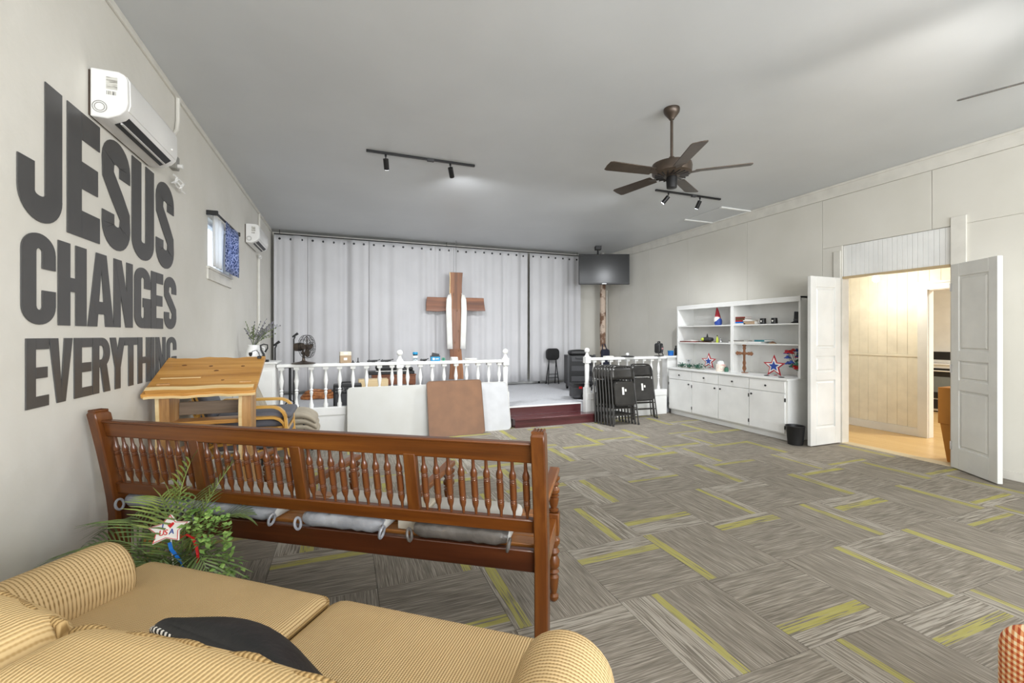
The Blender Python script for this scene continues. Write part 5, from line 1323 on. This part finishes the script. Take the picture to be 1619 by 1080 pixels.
p = onrail(656.5); t = thing('wipes_bottle', 'white bottle with bright blue cap on the railing', 'bottle', tuple(p))
MB().lathe([(.032, 0), (.036, .004), (.036, .08), (.028, .09)], 18).build('body', PLAST, t); MB().lathe([(.0365, .012), (.0365, .055)], 18).build('dark_label', pm('bottle_label', (30, 60, 70), .5, c2=(200, 210, 214), vs=50), t); MB().lathe([(.03, .085), (.034, .09), (.034, .105)], 18).build('collar', BLACK, t); MB().lathe([(.036, .105), (.038, .11), (.038, .135), (.034, .14)], 18).build('cap', CYAN, t)
p = onrail(688); t = thing('blue_carton', 'bright blue carton with open black lid on the railing', 'box', tuple(p), .0)
MB().box(-.068, .068, -.04, .04, 0, .068).build('carton', CYAN, t, bev=.002); MB().box(-.07, .07, -.042, .042, .068, .08).build('lid', BLACK, t); MB().bar((-.05, 0, .105), (.06, 0, .082), .01, .05).build('flap', BLACK, t); MB().cyl((-.03, -.0405, .034), (-.03, -.042, .034), .018, n=16).build('round_mark', PAPER, t); MB().box(.0, .045, -.042, -.0405, .026, .04).build('pale_text_bar', PAPER, t)
p = onrail(701); t = thing('green_tape_roll', 'small green tape roll on the railing beside the blue carton', 'tape', tuple(p)); MB().cyl((0, -.012, .025), (0, .012, .025), .025, n=18).build('roll', GREEN, t); MB().cyl((0, -.014, .025), (0, .014, .025), .011, n=12).build('core', BLACK, t)
def papers(label, px, n, w_, z=RZT):
    p = onrail(px); t = thing('paper_stack', label, 'papers', tuple(p))
    for k in range(n): 
        o = MB().box(-w_/2, w_/2, -.05, .05, k*.008, k*.008+.006).build('sheet_bundle', PAPER, t); o.rotation_euler = (0, 0, random.uniform(-.15, .15))
papers('thick white paper stack on the railing in front of the cross', 718, 7, .1); papers('low white paper stack on the railing right of the cross', 744, 4, .17); papers('flat papers on the short railing near its newel post', 962, 3, .16)
p = onrail(992); t = thing('black_disc', 'flat black disc with white ball on the short railing', 'disc', tuple(p)); MB().lathe([(.11, 0), (.125, .008), (.11, .016), (.02, .022)], 24).build('disc', BLACK, t); MB().lathe(ball(.03), 14, T(0, 0, .045)).build('white_ball', GLASSW, t)
p = onrail(1043); p.x -= .02; t = thing('small_heater', 'small black fan heater with handle at the railing end', 'heater', tuple(p), .5)
MB().rbox(.085, .06, .095, .035, 6, 0, T(0, 0, .15)).build('housing', BLACK, t, ang=180); MB().lathe([(.06, 0), (.062, .006), (.05, .008)], 18, T(0, -.06, .15) @ RX(pi/2)).build('grille', DKGRY, t); MB().box(-.03, .04, -.07, -.066, .13, .16).build('label', pm('pale_red_label', (206, 150, 150), .6), t)
MB().tube([(-.05, 0, .22), (-.04, 0, .27), (.04, 0, .27), (.05, 0, .22)], .012, 8).build('handle', BLACK, t)
MB().tube([(-.09, -.05, .006), (-.09, 0, .15)], .008, 6).build('stand_leg', BLACK, t); MB().tube([(.09, -.05, .006), (.09, 0, .15)], .008, 6).build('stand_leg', BLACK, t); MB().box(-.095, .095, -.05, .05, 0, .012).build('foot', BLACK, t)
q_ = P(1060, 563, Y=6.78); t = thing('small_ledge', 'white ledge joining the short railing to the bookcase', 'ledge', (5.95, 6.78, 0)); MB().box(-.24, .25, -.1, .1, 1.04, 1.075).build('top', WHITE, t, bev=.004); MB().box(-.2, .22, -.06, .08, 0, 1.04).build('panel', WHITE, t, bev=.003)
p = P(1061, 563, Y=6.76); t = thing('blue_tub', 'blue plastic tub on the white ledge beside the bookcase', 'tub', (p.x, 6.77, 1.076)); MB().lathe([(.045, 0), (.05, .004), (.055, .085), (.058, .09), (.05, .09), (.045, .008)], 18).build('tub', BLUE, t); MB().lathe([(.058, .085), (.06, .09), (.058, .096)], 18).build('rim', CYAN, t)
p = P(1066, 560, Y=6.83); t = thing('dark_bottle', 'dark bottle behind the blue tub', 'bottle', (p.x+.05, 6.84, 1.076)); MB().lathe([(.03, 0), (.032, .01), (.032, .12), (.014, .15), (.014, .17)], 14).build('body', BLKCL, t); MB().lathe([(.016, .17), (.016, .19)], 12).build('cap', DKGRY, t)
# pitcher with sprigs, sculpture on the end cabinet
p = P(401, 570, Y=6.66); t = thing('white_pitcher', 'white pitcher holding lavender sprigs on the end cabinet', 'vase', (p.x, 6.66, 1.116))
MB().lathe([(.06, 0), (.075, .02), (.092, .08), (.088, .15), (.066, .2), (.07, .225), (.064, .225), (.058, .2), (.02, .19)], 22).build('pitcher', GLASSW, t)
MB().tube([(.065, 0, .2), (.12, 0, .19), (.13, 0, .12), (.085, 0, .07)], .010, 8).build('handle', GLASSW, t)
for k in range(26):
    a_ = random.uniform(-.5, 1.25); e_ = random.uniform(.22, .42); yy = random.uniform(-.08, .08)
    tip = Vector((e_*sin(a_)*.9, yy, .2+e_*cos(a_*.8)*.95)); mid = Vector((tip.x*.35, yy*.4, .2+e_*.5)); pts = [Vector((0, 0, .18))*(1-u)**2+mid*2*u*(1-u)+tip*u*u for u in [i/8 for i in range(9)]]
    sp_ = MB().tube(pts, .0025, 5)
    for i in range(4, 9): sp_.lathe([(.001, -.012), (.009 if k % 3 else .006, 0), (.001, .012)], 5, T(*pts[i]))
    for i in range(3, 6): sp_.add([tuple(pts[i]), tuple(pts[i]+Vector((.03*(-1)**i, .006, .02))), tuple(pts[i]+Vector((.025*(-1)**i, -.004, .034)))], [(0, 1, 2)])
    sp_.build('sprig', SAGE if k % 4 else STEMG, t)
p = P(414, 569, Y=6.62); t = thing('black_sculpture', 'curved black sculpture on a base beside the pitcher', 'sculpture', (p.x+.03, 6.56, 1.116))
MB().box(-.06, .06, -.04, .04, 0, .03).build('base', BLACK, t, bev=.006); MB().lathe([(.03, .03), (.018, .08), (.012, .12)], 10).build('stem', BLACK, t)
MB().tube([(.0, 0, .1), (-.03, 0, .16), (-.035, 0, .22), (.0, 0, .235), (.045, 0, .225), (.045, 0, .18), (.015, 0, .13)], [.014, .012, .01, .008, .008, .009, .012], 8).build('curl', BLACK, t)
# microphone stands and pole stand
def mic(label, px, py, yy, tilt):
    p = P(px, py, Y=yy); t = thing('microphone_stand', label, 'microphone stand', (p.x, yy, ZS)); H = p.z-ZS
    MB().lathe([(.13, 0), (.132, .01), (.05, .022), (.015, .03)], 20).build('base', BLKM, t); MB().cyl((0, 0, .02), (0, 0, H-.09), .011).build('pole', BLKM, t); MB().cyl((0, 0, H*.55), (0, 0, H*.55+.06), .017).build('clutch', BLACK, t)
    MB().bar((0, 0, H-.1), (tilt*.02, 0, H-.05), .02, .02).build('clip', BLACK, t); MB().cyl((-tilt*.02, 0, H-.06), (tilt*.06, 0, H), .013, .02).build('holder', BLACK, t)
mic('short black microphone stand next to the pitcher', 435, 540, 7.35, 1); mic('taller microphone stand behind the desk fan', 464.5, 527, 7.75, 1)
p = P(458.5, 581, Y=7.1); t = thing('music_stand', 'black pole stand with short crossbar behind the railing', 'stand', (p.x, 7.1, ZS))
MB().cyl((0, 0, .0), (0, 0, p.z-ZS), .017).build('pole', BLKM, t); MB().box(-.1, .08, -.012, .012, p.z-ZS-.01, p.z-ZS+.02).build('crossbar', BLACK, t, bev=.004)
for k in range(3): MB().bar((0, 0, .25), (.24*cos(k*2.1+.4), .24*sin(k*2.1+.4), .01), .02, .01).build('tripod_leg', BLACK, t)
t = thing('gear_bag', 'dark bag slumped on the stage beside the end cabinet', 'bag', (P(442, 630, Y=7.3).x-.08, 7.3, ZS)); MB().rbox(.09, .14, .17, .07, 6, 0, T(0, 0, .17)).build('body', BLKCL, t, ang=180); MB().tube([(-.05, -.05, .3), (0, -.08, .38), (.05, -.05, .3)], .01, 6).build('handle', BLKCL, t)
p = P(505, 622, Z=ZS); yy = 8.9; t = thing('orange_bundle', 'orange brown coiled bundle lying on the stage by the curtain', 'bundle', (P(503, 620, Y=yy).x, yy, ZS))
ORB = pm('copper_rope', (190, 124, 70), .5, c2=(140, 84, 44), vs=20)
for k in range(3): MB().tube([(.27*cos(a_)*(1-.12*k), .16*sin(a_), .03+.045*k+.012*sin(3*a_+k)) for a_ in [2*pi*i/28 for i in range(28)]], .032, 8, True).build('coil', ORB, t)
yy = 7.35; x0, x1 = xat(527, yy), xat(572, yy); t = thing('guitar_amplifier', 'black amplifier box behind the railing left of the tables', 'amplifier', ((x0+x1)/2, yy+.1, ZS))
w_ = (x1-x0)/2; MB().box(-w_, w_, -.12, .14, .02, .40).build('cabinet', BLACK, t, bev=.012); MB().box(-w_+.03, w_-.03, -.126, -.12, .06, .26).build('grille', DKGRY, t, bev=.003); MB().box(-w_+.03, w_-.03, -.126, -.12, .29, .36).build('control_panel', pm('amp_panel', (40, 40, 42), .4, c2=(150, 150, 150), vs=60, lo=.56, hi=.6), t)
for k in range(5): MB().cyl((-w_+.08+k*.07, -.126, .325), (-w_+.08+k*.07, -.14, .325), .012, n=10).build('dial', CHROME, t)
MB().tube([(-.1, 0, .4), (-.08, 0, .43), (.08, 0, .43), (.1, 0, .4)], .012, 6).build('handle', BLACK, t)
yy = 7.7; x0, x1 = xat(567, yy), xat(614, yy); t = thing('plywood_box', 'tan plywood percussion box showing above the grey-white table', 'box', ((x0+x1)/2, yy+.12, ZS)); w_ = (x1-x0)/2
MB().box(-w_, w_, -.12, .15, .015, .43).build('box', PLYW, t, bev=.008)
for x in (-w_+.03, w_-.03):
    for y in (-.09, .12): MB().cyl((x, y, 0), (x, y, .016), .015, n=10).build('foot', BLACK, t)
yy = 8.55; x0, x1 = xat(588, yy), xat(658, yy); t = thing('brown_desk', 'brown wooden desk carrying black equipment at the curtain', 'desk', ((x0+x1)/2, yy+.2, ZS)); w_ = (x1-x0)/2
MB().box(-w_, w_, -.22, .22, .41, .43).build('top', DESKW, t, bev=.003); MB().box(-w_+.01, w_-.01, -.21, .21, .24, .41).build('apron', DESKW, t, bev=.003)
for x in (-w_+.05, w_-.05):
    for y in (-.17, .17): MB().box(x-.03, x+.03, y-.03, y+.03, 0, .24).build('leg', DESKW, t, bev=.003)
t2 = thing('keyboard', 'black keyboard and mixer lying on the brown desk', 'keyboard', ((x0+x1)/2-.03, yy+.2, ZS+.431))
MB().box(-w_-.02, w_+.0, -.18, .18, 0, .06).build('body', BLACK, t2, bev=.008); MB().box(-w_+.1, w_-.1, -.17, -.06, .06, .068).build('keys', PAPER, t2); MB().rbox(.2, .12, .05, .04, 5, .02, T(-.1, .03, .12)).build('black_cover', BLKCL, t2, ang=180); MB().rbox(.12, .1, .03, .025, 5, .01, T(.28, .02, .09)).build('cable_heap', BLKCL, t2, ang=180); MB().box(.02, .08, -.05, .02, .07, .22).build('small_monitor', DKGRY, t2, bev=.006)
# ================================================================== GINGHAM ARMCHAIR (right edge)
t = thing('gingham_armchair', 'orange gingham armchair whose arm shows at the lower right corner', 'armchair', (2.07, .215, 0), R(62))
def gp(nm, x0, x1, y0, y1, z0, z1, r_, puff=0): return MB().rbox((x1-x0)/2, (y1-y0)/2, (z1-z0)/2, r_, 8, puff, T((x0+x1)/2, (y0+y1)/2, (z0+z1)/2)).build(nm, GING, t, ang=180)
gp('seat_base', -.3, .3, -.32, .36, .1, .3, .04); gp('seat_cushion', -.29, .29, -.26, .4, .3, .45, .06, .02); gp('back', -.36, .36, -.46, -.27, .1, .92, .09)
gp('arm', -.46, -.29, -.4, .36, .1, .56, .083); gp('arm', .29, .46, -.4, .36, .1, .56, .083)
for x in (-.38, .38):
    for y in (-.36, .3): MB().cyl((x, y, 0), (x, y, .11), .02, .026).build('leg', BENZ, t)
# ================================================================== HALL AND KITCHEN
p = P(1385, 441, X=7.1); t = thing('pendant_bulb', 'glowing bare bulb hanging in the hall beyond the doorway', 'lamp', (p.x, p.y, 2.949))
hb = 2.949-p.z
MB().lathe([(.05, -.02), (.05, 0)], 18).build('ceiling_rose', PLAST, t); MB().cyl((0, 0, -hb+.07), (0, 0, -.02), .004, n=8).build('flex', PLAST, t); MB().cyl((0, 0, -hb+.035), (0, 0, -hb+.09), .02).build('socket', PLAST, t); MB().lathe(ball(.045), 16, T(0, 0, -hb)).build('bulb', BULB, t)
l = bpy.data.lights.new('hall_lamp', 'POINT'); l.energy = 27; l.color = (1, .93, .8); l.shadow_soft_size = .06
lo = bpy.data.objects.new('hall_lamp', l); COL.objects.link(lo); lo.parent = t; lo.location = (0, 0, -hb-.11)
q = P(1486, 650, X=10.6); t = thing('kitchen_stove', 'white stove with black oven glass seen through the kitchen opening', 'stove', (10.9, q.y, 0), pi/2)
# local: front is +y rotated -> faces -x
MB().box(-.38, .38, -.28, .3, .02, .9).build('body', WHITE, t, bev=.006); MB().box(-.385, .385, -.28, .32, .9, .92).build('cooktop', GLASSW, t, bev=.004)
MB().box(-.38, .38, -.3, -.2, .92, 1.16).build('back_panel', WHITE, t, bev=.006); MB().box(-.36, .36, -.2, -.195, .98, 1.14).build('control_glass', BLACK, t)
for k in range(4): MB().cyl((-.3+k*.09, -.195, 1.06), (-.3+k*.09, -.175, 1.06), .022, n=14).build('knob', DKGRY, t)
od = MB().box(-.37, .37, .3, .325, .26, .84).build('oven_door', BLACK, t, bev=.006); MB().box(-.25, .25, .325, .327, .38, .68).build('oven_window', pm('oven_glass', (120, 128, 130), .15), od); MB().tube([(-.32, .327, .79), (-.32, .36, .79), (.32, .36, .79), (.32, .327, .79)], .012, 8).build('handle', WHITE, od)
MB().box(-.37, .37, .3, .322, .06, .24).build('lower_drawer', BLACK, t, bev=.006)
# cartons
q = P(1488, 735, Z=0)
t = thing('cardboard_carton', 'lower orange brown carton tapering to its foot, inside the doorway', 'carton', (6.69, 2.73, 0), 0)
MB().add([(-.15, -.2, 0), (.15, -.2, 0), (.15, .2, 0), (-.15, .2, 0), (-.18, -.25, .44), (.18, -.25, .44), (.18, .25, .44), (-.18, .25, .44)], [(0, 3, 2, 1), (4, 5, 6, 7), (0, 1, 5, 4), (1, 2, 6, 5), (2, 3, 7, 6), (3, 0, 4, 7)]).build('box', CARTON, t, bev=.004)
MB().box(-.168, -.16, -.03, .03, .25, .28).build('hand_slot', BLACK, t)
t = thing('cardboard_carton', 'upper orange brown carton stacked on the tapering one', 'carton', (6.69, 2.73, .442), 0)
MB().box(-.2, .2, -.26, .26, 0, .42).build('box', CARTON, t, bev=.004); MB().box(-.202, .202, -.03, .03, .42, .422).build('tape', KRAFT, t)
l = bpy.data.lights.new('kitchen_lamp', 'AREA'); l.shape = 'DISK'; l.size = .6; l.energy = 150; l.color = (1, .97, .92)
lo = bpy.data.objects.new('kitchen_lamp', l); COL.objects.link(lo); lo.location = (9.3, 2.0, 2.93)
